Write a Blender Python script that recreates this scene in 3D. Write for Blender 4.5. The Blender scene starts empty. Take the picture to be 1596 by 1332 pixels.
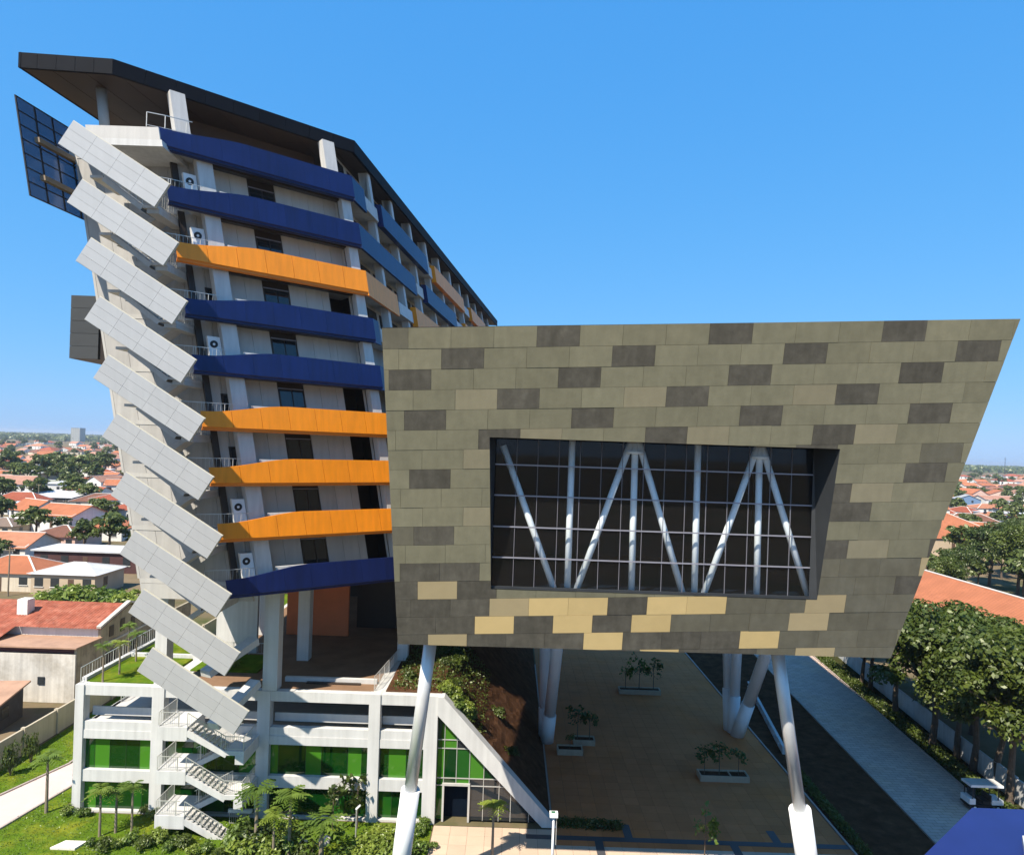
import bpy, bmesh, math, random
import numpy as np
from mathutils import Vector, Matrix
random.seed(7)
RNG = np.random.default_rng(11)
S = bpy.context.scene
C = bpy.context.scene.collection

# ------------------------------------------------------------------ camera
FPX, ROLL, H = 1064.0, 0.034, 28.5
cam = bpy.data.cameras.new('camera'); camo = bpy.data.objects.new('camera', cam); C.objects.link(camo)
cam.sensor_fit = 'HORIZONTAL'; cam.sensor_width = 36.0; cam.lens = 36.0 * FPX / 1596.0
cam.shift_y = 32.0 / 1596.0
cam.clip_start = 0.1; cam.clip_end = 20000
camo.location = (0, 0, H)
camo.rotation_euler = (Matrix.Rotation(math.pi / 2, 3, 'X') @ Matrix.Rotation(ROLL, 3, 'Z')).to_euler()
S.camera = camo
# ------------------------------------------------------------------ sky and sun
SUN = Vector((-0.46, -0.60, 1.0)).normalized()
world = bpy.data.worlds.new('World'); S.world = world; world.use_nodes = True
wn = world.node_tree.nodes; wl = world.node_tree.links
bg = wn['Background']
sky = wn.new('ShaderNodeTexSky'); sky.sky_type = 'NISHITA'; sky.sun_disc = False
sky.sun_elevation = math.asin(SUN.z); sky.sun_rotation = math.atan2(SUN.x, SUN.y)
sky.altitude = 0; sky.air_density = 1.0; sky.dust_density = 0.3; sky.ozone_density = 3.0
sep = wn.new('ShaderNodeSeparateColor'); com = wn.new('ShaderNodeCombineColor'); wl.new(sky.outputs[0], sep.inputs[0])
STR, EXPO = 0.15, 0.85
for i, (gam, gain) in enumerate(((0.80, 0.40), (0.38, 0.64), (0.20, 1.04))):      # one tone curve over the whole sky: a deeper, more even blue
    pw = wn.new('ShaderNodeMath'); pw.operation = 'POWER'; pw.inputs[1].default_value = gam; wl.new(sep.outputs[i], pw.inputs[0])
    ml = wn.new('ShaderNodeMath'); ml.operation = 'MULTIPLY'; ml.inputs[1].default_value = gain * STR ** (gam - 1) / 2 ** EXPO; wl.new(pw.outputs[0], ml.inputs[0])
    wl.new(ml.outputs[0], com.inputs[i])
wl.new(com.outputs[0], bg.inputs[0]); bg.inputs[1].default_value = STR
sl = bpy.data.lights.new('sun', 'SUN'); sl.energy = 5.0; sl.angle = math.radians(0.5); sl.color = (1.0, 0.90, 0.74)
so = bpy.data.objects.new('sun', sl); C.objects.link(so)
so.rotation_euler = SUN.to_track_quat('Z', 'Y').to_euler(); so.location = (-60, -60, 120)
S.view_settings.view_transform = 'Standard'; S.view_settings.look = 'None'; S.view_settings.gamma = 1.0
S.view_settings.use_curve_mapping = False
S.view_settings.exposure = EXPO
S.cycles.max_bounces = 6; S.cycles.diffuse_bounces = 3; S.cycles.glossy_bounces = 3
S.cycles.transmission_bounces = 4; S.cycles.transparent_max_bounces = 8
S.cycles.use_denoising = True; S.cycles.caustics_reflective = False; S.cycles.caustics_refractive = False

# ------------------------------------------------------------------ surveying: where a sight line of the photograph meets the place
CR, SR = math.cos(ROLL), math.sin(ROLL)
def ray(px, py):
    u = (px - 798) / FPX; v = (698 - py) / FPX
    return np.array([u * CR - v * SR, 1.0, u * SR + v * CR])
CAM = np.array([0, 0, H])
def P(px, py, d): return CAM + d * ray(px, py)
def G(px, py, z=0.0):
    r = ray(px, py); return CAM + (z - H) / r[2] * r
def hor(px): return 698 + ROLL * (px - 798)

# ------------------------------------------------------------------ helpers
def tag(o, label=None, cat=None, group=None, kind=None):
    if label: o['label'] = label
    if cat: o['category'] = cat
    if group: o['group'] = group
    if kind: o['kind'] = kind
    return o
def empty(name, loc, label=None, cat=None, group=None):
    o = bpy.data.objects.new(name, None); C.objects.link(o); o.location = loc; o.empty_display_size = 0.5
    return tag(o, label, cat, group)
def origin(o):
    v = Vector((0, 0, 0))
    while o: v += Vector(o.location); o = o.parent
    return v
def link(name, me, parent=None, loc=(0, 0, 0), rot=None):
    o = bpy.data.objects.new(name, me); C.objects.link(o); o.location = loc
    if rot is not None: o.rotation_euler = rot
    o.parent = parent
    return o
class MB:
    def __init__(s): s.v = []; s.f = []
    def quad(s, a, b, c, d):
        n = len(s.v); s.v += [tuple(a), tuple(b), tuple(c), tuple(d)]; s.f.append((n, n + 1, n + 2, n + 3)); return s
    def poly(s, pts):
        n = len(s.v); s.v += [tuple(p) for p in pts]; s.f.append(tuple(range(n, n + len(pts)))); return s
    def hexa(s, p):                     # p: 4 bottom + 4 top corners, both counter-clockwise
        n = len(s.v); s.v += [tuple(q) for q in p]
        for f in ((3, 2, 1, 0), (4, 5, 6, 7), (0, 1, 5, 4), (1, 2, 6, 5), (2, 3, 7, 6), (3, 0, 4, 7)):
            s.f.append(tuple(n + i for i in f))
        return s
    def box(s, x0, x1, y0, y1, z0, z1, fn=None):
        q = [(x0, y0, z0), (x1, y0, z0), (x1, y1, z0), (x0, y1, z0), (x0, y0, z1), (x1, y0, z1), (x1, y1, z1), (x0, y1, z1)]
        if fn: q = [fn(*a) for a in q]
        return s.hexa(q)
    def prism(s, pts, z0, z1, fn=None): # plan polygon
        n = len(pts); k = len(s.v)
        lo = [(p[0], p[1], z0) for p in pts]; hi = [(p[0], p[1], z1) for p in pts]
        if fn: lo = [fn(*a) for a in lo]; hi = [fn(*a) for a in hi]
        s.v += [tuple(a) for a in lo + hi]
        s.f.append(tuple(k + i for i in reversed(range(n)))); s.f.append(tuple(k + n + i for i in range(n)))
        for i in range(n):
            j = (i + 1) % n; s.f.append((k + i, k + j, k + n + j, k + n + i))
        return s
    def extrude(s, pts, vec):           # any planar polygon pushed along vec
        n = len(pts); k = len(s.v); vec = np.array(vec)
        s.v += [tuple(p) for p in pts] + [tuple(np.array(p) + vec) for p in pts]
        s.f.append(tuple(k + i for i in range(n))); s.f.append(tuple(k + n + i for i in reversed(range(n))))
        for i in range(n):
            j = (i + 1) % n; s.f.append((k + j, k + i, k + n + i, k + n + j))
        return s
    def tube(s, a, b, r0, r1=None, n=8, caps=True):
        a = Vector(a); b = Vector(b); r1 = r0 if r1 is None else r1
        d = (b - a).normalized(); t = d.orthogonal().normalized(); w = d.cross(t); k = len(s.v)
        for (c, r) in ((a, r0), (b, r1)):
            for i in range(n):
                an = 2 * math.pi * i / n; s.v.append(tuple(c + (t * math.cos(an) + w * math.sin(an)) * r))
        for i in range(n):
            j = (i + 1) % n; s.f.append((k + i, k + j, k + n + j, k + n + i))
        if caps:
            s.f.append(tuple(k + i for i in reversed(range(n)))); s.f.append(tuple(k + n + i for i in range(n)))
        return s
    def beam(s, a, b, w, h):            # box beam between two points, w sideways, h up
        a = Vector(a); b = Vector(b); d = (b - a).normalized()
        side = d.cross(Vector((0, 0, 1)))
        side = side.normalized() if side.length > 1e-4 else Vector((1, 0, 0))
        up = side.cross(d).normalized(); p = []
        for c in (a, b):
            p.append([c - side * w / 2 - up * h / 2, c + side * w / 2 - up * h / 2, c + side * w / 2 + up * h / 2, c - side * w / 2 + up * h / 2])
        return s.hexa([p[0][0], p[0][1], p[1][1], p[1][0], p[0][3], p[0][2], p[1][2], p[1][3]])
    def mesh(s, name, mat, off=(0, 0, 0), smooth=False):
        me = bpy.data.meshes.new(name); o = Vector(off)
        me.from_pydata([tuple(Vector(v) - o) for v in s.v], [], s.f)
        bm = bmesh.new(); bm.from_mesh(me); bmesh.ops.recalc_face_normals(bm, faces=bm.faces); bm.to_mesh(me); bm.free()
        if mat: me.materials.append(mat)
        if smooth: me.polygons.foreach_set('use_smooth', [True] * len(me.polygons))
        return me
    def build(s, name, mat, parent=None, smooth=False):
        off = origin(parent) if parent else Vector((0, 0, 0))
        return link(name, s.mesh(name, mat, off, smooth), parent)
    def thing(s, name, mat, label, cat, group=None, smooth=False):     # a thing that is one mesh, its origin at its base
        vs = np.array(s.v); c = (vs.min(0) + vs.max(0)) / 2; c[2] = vs[:, 2].min()
        return tag(link(name, s.mesh(name, mat, c, smooth), None, tuple(c)), label, cat, group)
    def struct(s, name, mat):
        return tag(s.build(name, mat), kind='structure')
def copy_tree(o, parent=None):
    c = o.copy(); C.objects.link(c); c.parent = parent
    for ch in list(o.children): copy_tree(ch, c)
    return c
def clip_half(poly, p, n):              # keep the side of the line through p that n points to (2-D)
    out = []
    for i in range(len(poly)):
        a = poly[i]; b = poly[(i + 1) % len(poly)]
        da = (a[0] - p[0]) * n[0] + (a[1] - p[1]) * n[1]; db = (b[0] - p[0]) * n[0] + (b[1] - p[1]) * n[1]
        if da >= 0: out.append(a)
        if da * db < 0:
            t = da / (da - db); out.append((a[0] + (b[0] - a[0]) * t, a[1] + (b[1] - a[1]) * t))
    return out
def clip_convex(poly, hull):            # hull counter-clockwise
    for i in range(len(hull)):
        a = hull[i]; b = hull[(i + 1) % len(hull)]
        poly = clip_half(poly, a, (-(b[1] - a[1]), b[0] - a[0]))
        if len(poly) < 3: return []
    return poly
def area2(p): return abs(sum(p[i][0] * p[(i + 1) % len(p)][1] - p[(i + 1) % len(p)][0] * p[i][1] for i in range(len(p)))) / 2

# ------------------------------------------------------------------ materials
MATS = {}
def pm(name, col, rough=0.6, var=0.08, scale=1.5, bump=0.0, bscale=None, metal=0.0, spec=0.4, rnd=0.0, streak=0.0, grime=None, wave=None, emit=None):
    if name in MATS: return MATS[name]
    m = bpy.data.materials.new(name); m.use_nodes = True; nt = m.node_tree; N = nt.nodes; L = nt.links
    b = N['Principled BSDF']; b.inputs['Roughness'].default_value = rough; b.inputs['Metallic'].default_value = metal
    b.inputs['Specular IOR Level'].default_value = spec
    geo = N.new('ShaderNodeNewGeometry')
    no = N.new('ShaderNodeTexNoise'); no.inputs['Scale'].default_value = scale; no.inputs['Detail'].default_value = 6; no.inputs['Roughness'].default_value = 0.65
    L.new(geo.outputs['Position'], no.inputs['Vector'])
    mr = N.new('ShaderNodeMapRange'); mr.inputs[1].default_value = 0.25; mr.inputs[2].default_value = 0.75
    mr.inputs[3].default_value = 1 - var; mr.inputs[4].default_value = 1 + var
    L.new(no.outputs[0], mr.inputs[0]); val = mr.outputs[0]
    def mul(a, bb):
        x = N.new('ShaderNodeMath'); x.operation = 'MULTIPLY'; L.new(a, x.inputs[0])
        if isinstance(bb, (int, float)): x.inputs[1].default_value = bb
        else: L.new(bb, x.inputs[1])
        return x.outputs[0]
    if rnd:
        oi = N.new('ShaderNodeObjectInfo'); r2 = N.new('ShaderNodeMapRange'); r2.inputs[3].default_value = 1 - rnd; r2.inputs[4].default_value = 1 + rnd
        L.new(oi.outputs['Random'], r2.inputs[0]); val = mul(val, r2.outputs[0])
    if streak:                          # rain streaks running down the face
        mp = N.new('ShaderNodeMapping'); mp.inputs['Scale'].default_value = (3.0, 3.0, 0.12)
        L.new(geo.outputs['Position'], mp.inputs[0]); n2 = N.new('ShaderNodeTexNoise'); n2.inputs['Scale'].default_value = 1.0; n2.inputs['Detail'].default_value = 5
        L.new(mp.outputs[0], n2.inputs['Vector']); r3 = N.new('ShaderNodeMapRange'); r3.inputs[1].default_value = 0.35; r3.inputs[2].default_value = 0.7
        r3.inputs[3].default_value = 1.0; r3.inputs[4].default_value = 1 - streak
        L.new(n2.outputs[0], r3.inputs[0]); val = mul(val, r3.outputs[0])
    mx = N.new('ShaderNodeMix'); mx.data_type = 'RGBA'; mx.blend_type = 'MULTIPLY'; mx.inputs[0].default_value = 1.0
    L.new(val, mx.inputs[7]); src = None
    if grime:                           # (colour, scale, amount): blotches with a shape of their own
        gn = N.new('ShaderNodeTexNoise'); gn.inputs['Scale'].default_value = grime[1]; gn.inputs['Detail'].default_value = 8; gn.inputs['Roughness'].default_value = 0.7
        L.new(geo.outputs['Position'], gn.inputs['Vector']); gr = N.new('ShaderNodeMapRange'); gr.inputs[1].default_value = 0.48; gr.inputs[2].default_value = 0.66; gr.inputs[4].default_value = grime[2]
        L.new(gn.outputs[0], gr.inputs[0]); gm = N.new('ShaderNodeMix'); gm.data_type = 'RGBA'
        gm.inputs[6].default_value = (*col, 1); gm.inputs[7].default_value = (*grime[0], 1); L.new(gr.outputs[0], gm.inputs[0]); src = gm.outputs[2]
    if src: L.new(src, mx.inputs[6])
    else: mx.inputs[6].default_value = (*col, 1)
    L.new(mx.outputs[2], b.inputs['Base Color'])
    if bump:
        bn = N.new('ShaderNodeTexNoise'); bn.inputs['Scale'].default_value = bscale or scale * 6; bn.inputs['Detail'].default_value = 4
        L.new(geo.outputs['Position'], bn.inputs['Vector']); bp = N.new('ShaderNodeBump'); bp.inputs['Strength'].default_value = bump; bp.inputs['Distance'].default_value = 0.05
        L.new(bn.outputs[0], bp.inputs['Height']); L.new(bp.outputs[0], b.inputs['Normal'])
    MATS[name] = m
    return m
def leafmat(name, col, col2, trans=0.35):
    m = bpy.data.materials.new(name); m.use_nodes = True; nt = m.node_tree; N = nt.nodes; L = nt.links
    for n in list(N):
        if n.type == 'BSDF_PRINCIPLED': N.remove(n)
    geo = N.new('ShaderNodeNewGeometry'); oi = N.new('ShaderNodeObjectInfo')
    no = N.new('ShaderNodeTexNoise'); no.inputs['Scale'].default_value = 0.6; no.inputs['Detail'].default_value = 5; L.new(geo.outputs['Position'], no.inputs['Vector'])
    ad = N.new('ShaderNodeMath'); ad.operation = 'ADD'; L.new(no.outputs[0], ad.inputs[0])
    m0 = N.new('ShaderNodeMath'); m0.operation = 'MULTIPLY'; m0.inputs[1].default_value = 0.3; L.new(geo.outputs['Random Per Island'], m0.inputs[0]); L.new(m0.outputs[0], ad.inputs[1])
    a2 = N.new('ShaderNodeMath'); a2.operation = 'MULTIPLY_ADD'; a2.inputs[1].default_value = 0.35; L.new(oi.outputs['Random'], a2.inputs[0]); L.new(ad.outputs[0], a2.inputs[2])
    mr = N.new('ShaderNodeMapRange'); mr.inputs[1].default_value = 0.45; mr.inputs[2].default_value = 1.1; L.new(a2.outputs[0], mr.inputs[0])
    mx = N.new('ShaderNodeMix'); mx.data_type = 'RGBA'; mx.inputs[6].default_value = (*col, 1); mx.inputs[7].default_value = (*col2, 1); L.new(mr.outputs[0], mx.inputs[0])
    d = N.new('ShaderNodeBsdfDiffuse'); t = N.new('ShaderNodeBsdfTranslucent'); g = N.new('ShaderNodeBsdfGlossy'); g.inputs['Roughness'].default_value = 0.45
    L.new(mx.outputs[2], d.inputs[0]); L.new(mx.outputs[2], t.inputs[0]); g.inputs[0].default_value = (0.8, 0.85, 0.7, 1)
    s1 = N.new('ShaderNodeMixShader'); s1.inputs[0].default_value = trans; L.new(d.outputs[0], s1.inputs[1]); L.new(t.outputs[0], s1.inputs[2])
    s2 = N.new('ShaderNodeMixShader'); s2.inputs[0].default_value = 0.05; L.new(s1.outputs[0], s2.inputs[1]); L.new(g.outputs[0], s2.inputs[2])
    L.new(s2.outputs[0], N['Material Output'].inputs[0]); MATS[name] = m
    return m
def glassmat(name, tint, refl=0.06, rough=0.02, opac=0.75):
    m = bpy.data.materials.new(name); m.use_nodes = True; nt = m.node_tree; N = nt.nodes; L = nt.links
    for n in list(N):
        if n.type == 'BSDF_PRINCIPLED': N.remove(n)
    tr = N.new('ShaderNodeBsdfTransparent'); tr.inputs[0].default_value = (*tint, 1)
    df = N.new('ShaderNodeBsdfDiffuse'); df.inputs[0].default_value = (*[c * 0.5 for c in tint], 1)
    gl = N.new('ShaderNodeBsdfGlossy'); gl.inputs['Roughness'].default_value = rough
    lw = N.new('ShaderNodeLayerWeight'); lw.inputs[0].default_value = 0.5; f5 = N.new('ShaderNodeMath'); f5.operation = 'POWER'; f5.inputs[1].default_value = 4.0; L.new(lw.outputs['Facing'], f5.inputs[0])
    fr = N.new('ShaderNodeMath'); fr.operation = 'MULTIPLY_ADD'; fr.inputs[1].default_value = 0.9; fr.inputs[2].default_value = 0.014; L.new(f5.outputs[0], fr.inputs[0])
    geo = N.new('ShaderNodeNewGeometry'); wn_ = N.new('ShaderNodeTexNoise'); wn_.inputs['Scale'].default_value = 0.35
    L.new(geo.outputs['Position'], wn_.inputs['Vector']); bp = N.new('ShaderNodeBump'); bp.inputs['Strength'].default_value = 0.06; L.new(wn_.outputs[0], bp.inputs['Height']); L.new(bp.outputs[0], gl.inputs['Normal'])
    s1 = N.new('ShaderNodeMixShader'); s1.inputs[0].default_value = 1 - opac; L.new(df.outputs[0], s1.inputs[1]); L.new(tr.outputs[0], s1.inputs[2])
    s2 = N.new('ShaderNodeMixShader'); ma = N.new('ShaderNodeMath'); ma.operation = 'ADD'; ma.inputs[1].default_value = refl; ma.use_clamp = True
    L.new(fr.outputs[0], ma.inputs[0]); L.new(ma.outputs[0], s2.inputs[0]); L.new(s1.outputs[0], s2.inputs[1]); L.new(gl.outputs[0], s2.inputs[2])
    L.new(s2.outputs[0], N['Material Output'].inputs[0]); MATS[name] = m
    return m
WHITE = pm('white_render', (0.56, 0.56, 0.555), 0.7, 0.07, 0.5, streak=0.16)
OFFW = pm('off_white_wall', (0.46, 0.45, 0.43), 0.7, 0.06, 0.7, streak=0.12, rnd=0.04)
LIGHTG = pm('light_grey_wall', (0.52, 0.51, 0.495), 0.7, 0.05, 0.8, rnd=0.05, streak=0.1)
SCREEN = pm('aluminium_screen', (0.43, 0.435, 0.44), 0.38, 0.03, 0.8, metal=0.2, spec=0.5, rnd=0.03, streak=0.04, bump=.03, bscale=1.4)
SCREEN_B = pm('screen_backing', (0.55, 0.52, 0.42), 0.6, 0.05)
BLUE = pm('blue_cladding', (0.0045, 0.0145, 0.092), 0.42, 0.16, 0.5, spec=0.35, streak=0.25, rnd=.08, bump=.12, bscale=.9)
ORANGE = pm('orange_cladding', (0.95, 0.30, 0.016), 0.45, 0.07, 0.5, spec=0.35, rnd=0.045, streak=0.14, bump=.10, bscale=.9)
ORANGE_D = pm('orange_lip_shaded', (0.74, 0.22, 0.02), 0.5, 0.05, 0.8)  # darker copy of the orange, shade of the downturned lip in its colour
SLATE = pm('slate_fascia', (0.009, 0.011, 0.016), 0.6, 0.12, 0.8, spec=0.06, rnd=0.06)
SOFFIT = pm('brown_soffit', (0.034, 0.021, 0.015), 0.6, 0.18, 0.7, rnd=0.08)
DARKM = pm('dark_metal', (0.018, 0.018, 0.02), 0.5, 0.1)
DARKBR = pm('dark_bronze', (0.032, 0.022, 0.016), 0.45, 0.12)
STEEL = pm('brushed_steel', (0.70, 0.71, 0.72), 0.34, 0.06, 1.0, metal=0.3, streak=0.08)
LEGWHITE = pm('white_paint', (0.78, 0.80, 0.82), 0.35, 0.03, 1.0, streak=0.06)
RAILM = pm('railing_metal', (0.52, 0.52, 0.50), 0.4, 0.05, metal=0.4)
STRUT = pm('pale_blue_strut', (0.90, 0.92, 0.93), 0.5, 0.05, 1.0)
MULL = pm('mullion_metal', (0.30, 0.30, 0.36), 0.35, 0.05, metal=0.4)
REVEAL = pm('dark_reveal', (0.028, 0.031, 0.035), 0.5, 0.15, 0.8)
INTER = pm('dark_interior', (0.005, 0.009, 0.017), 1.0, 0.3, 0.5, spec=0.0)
TILEB = pm('stone_olive', (0.190, 0.180, 0.122), 0.75, 0.11, 1.6, spec=.12, rnd=0.09, streak=0.10, bump=0.12, bscale=14, grime=((0.23, 0.212, 0.142), 0.22, 0.5))
TILEG = pm('stone_grey', (0.132, 0.123, 0.090), 0.75, 0.13, 1.6, spec=.12, rnd=0.08, streak=0.12, bump=0.12, bscale=14, grime=((0.155, 0.15, 0.12), 0.5, 0.5))
TILED = pm('stone_dark', (0.094, 0.087, 0.070), 0.7, 0.2, 2.2, spec=.12, rnd=0.12, streak=0.2, bump=0.12, bscale=14, grime=((0.13, 0.122, 0.10), 0.9, 0.55))
TILEL = pm('stone_tan', (0.36, 0.29, 0.168), 0.62, 0.05, 1.6, spec=.12, rnd=0.06, bump=0.10, bscale=14)
TILES = pm('stone_pale', (0.235, 0.212, 0.142), 0.62, 0.07, 1.6, spec=.12, rnd=0.06, streak=.06, bump=0.10, bscale=14)
TILEY = pm('stone_honey', (0.53, 0.395, 0.185), 0.62, 0.05, 1.6, spec=.12, rnd=0.06, bump=0.10, bscale=14)
JOINT = pm('dark_joint', (0.035, 0.034, 0.03), 0.8, 0.1)
TERRAC = pm('orange_render', (0.62, 0.17, 0.065), 0.7, 0.10, 0.8)
TERRFL = pm('terrace_tiles', (0.20, 0.125, 0.08), 0.85, 0.2, 0.6, spec=.06)
SOIL = pm('bare_soil', (0.075, 0.038, 0.022), 1.0, 0.5, 0.9, spec=0.0, bump=0.9, bscale=5, grime=((0.11, 0.06, 0.034), 0.8, 0.6))
GREENL = glassmat('green_glass_light', (0.16, 0.55, 0.05), 0.05, opac=0.62)
GREEND = glassmat('green_glass_dark', (0.012, 0.12, 0.018), 0.05, opac=0.55)
GREENM = glassmat('green_glass_mid', (0.04, 0.27, 0.03), 0.05, opac=0.6)
GLASS = glassmat('window_glass', (0.97, 0.99, 1.0), 0.0, opac=0.006)
GLASSD = glassmat('dark_window_glass', (0.05, 0.06, 0.07), 0.06, opac=0.8)
SOLARG = glassmat('screen_glass', (0.36, 0.42, 0.50), 0.04, rough=0.15, opac=0.22)

# ------------------------------------------------------------------ ground and paving
LAWN = pm('lawn_turf', (0.075, 0.13, 0.012), 1.0, 0.35, 1.2, spec=0.0, bump=0.7, bscale=14, grime=((0.18, 0.19, 0.02), 0.4, 0.8))
GROUND = pm('town_ground', (0.17, 0.13, 0.085), 1.0, 0.25, 0.08, spec=0.0, grime=((0.045, 0.07, 0.02), 0.035, 0.9))
MB().quad((-9000, -3000, -0.02), (9000, -3000, -0.02), (9000, 15000, -0.02), (-9000, 15000, -0.02)).struct('ground', GROUND)
def pavemat(name, col, bw, bh, mortar, rough=0.75, var=0.12, warm=0.0, grime=None, rot=0.0):
    m = pm(name, col, rough, var, 0.5, grime=grime, spec=.06); nt = m.node_tree; N = nt.nodes; L = nt.links
    geo = N.new('ShaderNodeNewGeometry'); mp = N.new('ShaderNodeMapping'); mp.inputs['Rotation'].default_value = (0, 0, rot); L.new(geo.outputs['Position'], mp.inputs[0])
    br = N.new('ShaderNodeTexBrick'); br.inputs['Scale'].default_value = 1.0; br.inputs['Brick Width'].default_value = bw; br.inputs['Row Height'].default_value = bh
    br.inputs['Mortar Size'].default_value = mortar; br.inputs['Color1'].default_value = (1, 1, 1, 1); br.inputs['Color2'].default_value = (0.82, 0.82, 0.84, 1); br.inputs['Mortar'].default_value = (0.5, 0.48, 0.46, 1)
    L.new(mp.outputs[0], br.inputs['Vector']); b = N['Principled BSDF']; src = b.inputs['Base Color'].links[0].from_socket
    mx = N.new('ShaderNodeMix'); mx.data_type = 'RGBA'; mx.blend_type = 'MULTIPLY'; mx.inputs[0].default_value = 1
    L.new(src, mx.inputs[6]); L.new(br.outputs[0], mx.inputs[7]); L.new(mx.outputs[2], b.inputs['Base Color'])
    return m
PAVER = pm('brown_paver', (0.50, 0.19, 0.08), 0.85, 0.14, 0.4, spec=.04, rnd=0.08, grime=((0.56, 0.185, 0.06), 0.11, 0.8))
PAVERL = pm('pale_paver', (0.50, 0.38, 0.29), 0.6, 0.08, 0.6, rnd=0.06)
PATHM = pavemat('blue_grey_pavers', (0.56, 0.44, 0.38), 0.9, 0.45, 0.02, grime=((0.60, 0.43, 0.32), 0.10, 0.8))
PINKP = pm('pink_concrete', (0.52, 0.42, 0.39), 0.8, 0.1, 0.4, bump=0.1)
DBAND = pm('dark_paving_band', (0.06, 0.06, 0.068), 0.6, 0.15, 1.0)
KERB = pm('kerb_stone', (0.36, 0.30, 0.27), 0.7, 0.12, 1.0)
VERGE = pm('dark_verge', (0.040, 0.045, 0.018), 1.0, 0.4, 1.1, spec=0.0, bump=0.8, bscale=7, grime=((0.05, 0.035, 0.025), 0.6, 0.8))

MB().poly([(-42, 30, 0.0), (-5.0, 30, 0.0), (-5.0, 51.4, 0.0), (-33.2, 51.4, 0.0), (-33.2, 130, 0.0), (-42, 130, 0.0)]).struct('lawn', LAWN)
MB().poly([(-42, 36, 0.012), (-39.2, 36, 0.012), (-35.8, 49, 0.012), (-34.7, 55.1, 0.012), (-34.4, 120, 0.012), (-37.2, 120, 0.012), (-37.1, 58.9, 0.012), (-39.0, 53.3, 0.012)]).struct('side_path', PINKP)
k = MB()
for a, b in (((-39.1, 36), (-35.7, 49)), ((-35.7, 49), (-34.6, 55.1)), ((-34.6, 55.1), (-34.3, 119)), ((-39.1, 53.3), (-37.2, 58.9)), ((-37.25, 58.95), (-37.3, 119))):
    k.beam((*a, 0.05), (*b, 0.05), 0.16, 0.14)
k.struct('side_path_kerb', KERB)
# plaza paved in large slabs: the nearest laid one by one, the rest as one mass
plaza = MB().quad((4.1, 30, 0.004), (25.7, 30, 0.004), (25.7, 118, 0.004), (4.1, 118, 0.004)).struct('plaza', JOINT)
walk = MB().quad((-4.9, 30, 0.004), (4.09, 30, 0.004), (4.09, 51.3, 0.004), (-4.9, 51.3, 0.004)).struct('entrance_walk', JOINT)
px_, py_ = 1.2, 1.2
slab = MB().box(-px_ / 2 + 0.008, px_ / 2 - 0.008, -py_ / 2 + 0.008, py_ / 2 - 0.008, 0, 0.03).mesh('paver', PAVER)
slabl = MB().box(-.634, .634, -py_ / 2 + 0.008, py_ / 2 - 0.008, 0, 0.03).mesh('paver', PAVERL)
slabl2 = MB().box(-px_ / 2 + 0.008, px_ / 2 - 0.008, -py_ / 2 + 0.008, py_ / 2 - 0.008, 0, 0.03).mesh('paver', PAVERL)
far = MB()
for j in range(0, 61):
    for i in range(18):
        x = 4.1 + px_ * (i + 0.5); y = 45.6 + py_ * (j + 0.5); dz = random.uniform(0, 0.005)
        if j < 3: link('paver', slabl2, plaza, (x, y, 0.002 + dz))  # front rows paler: sunlight put into the colour of the same paving
        elif j < 16: link('paver', slab, plaza, (x, y, 0.002 + dz))
        else: far.box(x - px_ / 2 + .008, x + px_ / 2 - .008, y - py_ / 2 + .008, y + py_ / 2 - .008, 0.006, 0.03 + dz)
tag(far.build('pavers', PAVER, plaza), kind='stuff')
for j in range(5):
    for i in range(7):
        link('paver', slabl, walk, (-4.9 + 1.284 * (i + 0.5), 45.2 + 1.2 * (j + 0.5), 0.002 + random.uniform(0, 0.005)))
for (x0, x1, y0, y1) in ((2.0, 26.5, 49.9, 50.45), (9.3, 9.9, 50.45, 52.2), (7.0, 7.6, 44, 49.9), (16.9, 17.5, 44, 49.9), (20.3, 20.9, 50.45, 52.0)):
    MB().box(x0, x1, y0, y1, 0.03, 0.052).struct('paving_band', DBAND)
MB().poly([(25.9, 30, 0.003), (31.4, 30, 0.003), (32.78, 51.9, 0.003), (34.86, 84.4, 0.003), (37.5, 125, 0.003), (25.9, 125, 0.003)]).struct('soil_bed', SOIL)
MB().poly([(31.4, 30, 0.02), (37.8, 30, 0.02), (40.59, 59.2, 0.02), (44.28, 97.6, 0.02), (49.5, 150, 0.02), (39.5, 150, 0.02), (34.86, 84.4, 0.02), (32.78, 51.9, 0.02)]).struct('paved_path', PATHM)
MB().poly([(37.8, 30, 0.006), (43.2, 30, 0.006), (43.72, 57.8, 0.006), (45.1, 71.5, 0.006), (47.3, 91, 0.006), (54, 150, 0.006), (49.5, 150, 0.006), (44.28, 97.6, 0.006), (40.59, 59.2, 0.006)]).struct('planted_verge', VERGE)
k = MB()
for a, b in (((25.8, 40), (25.8, 118)), ((37.9, 30), (40.67, 59.2)), ((40.67, 59.2), (44.36, 97.6)), ((44.36, 97.6), (49.6, 150)), ((31.35, 30), (32.72, 51.9)), ((32.72, 51.9), (34.80, 84.4)), ((4.0, 52.3), (4.0, 90))):
    k.beam((*a, 0.06), (*b, 0.06), 0.14, 0.16)
k.struct('kerb', KERB)

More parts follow.
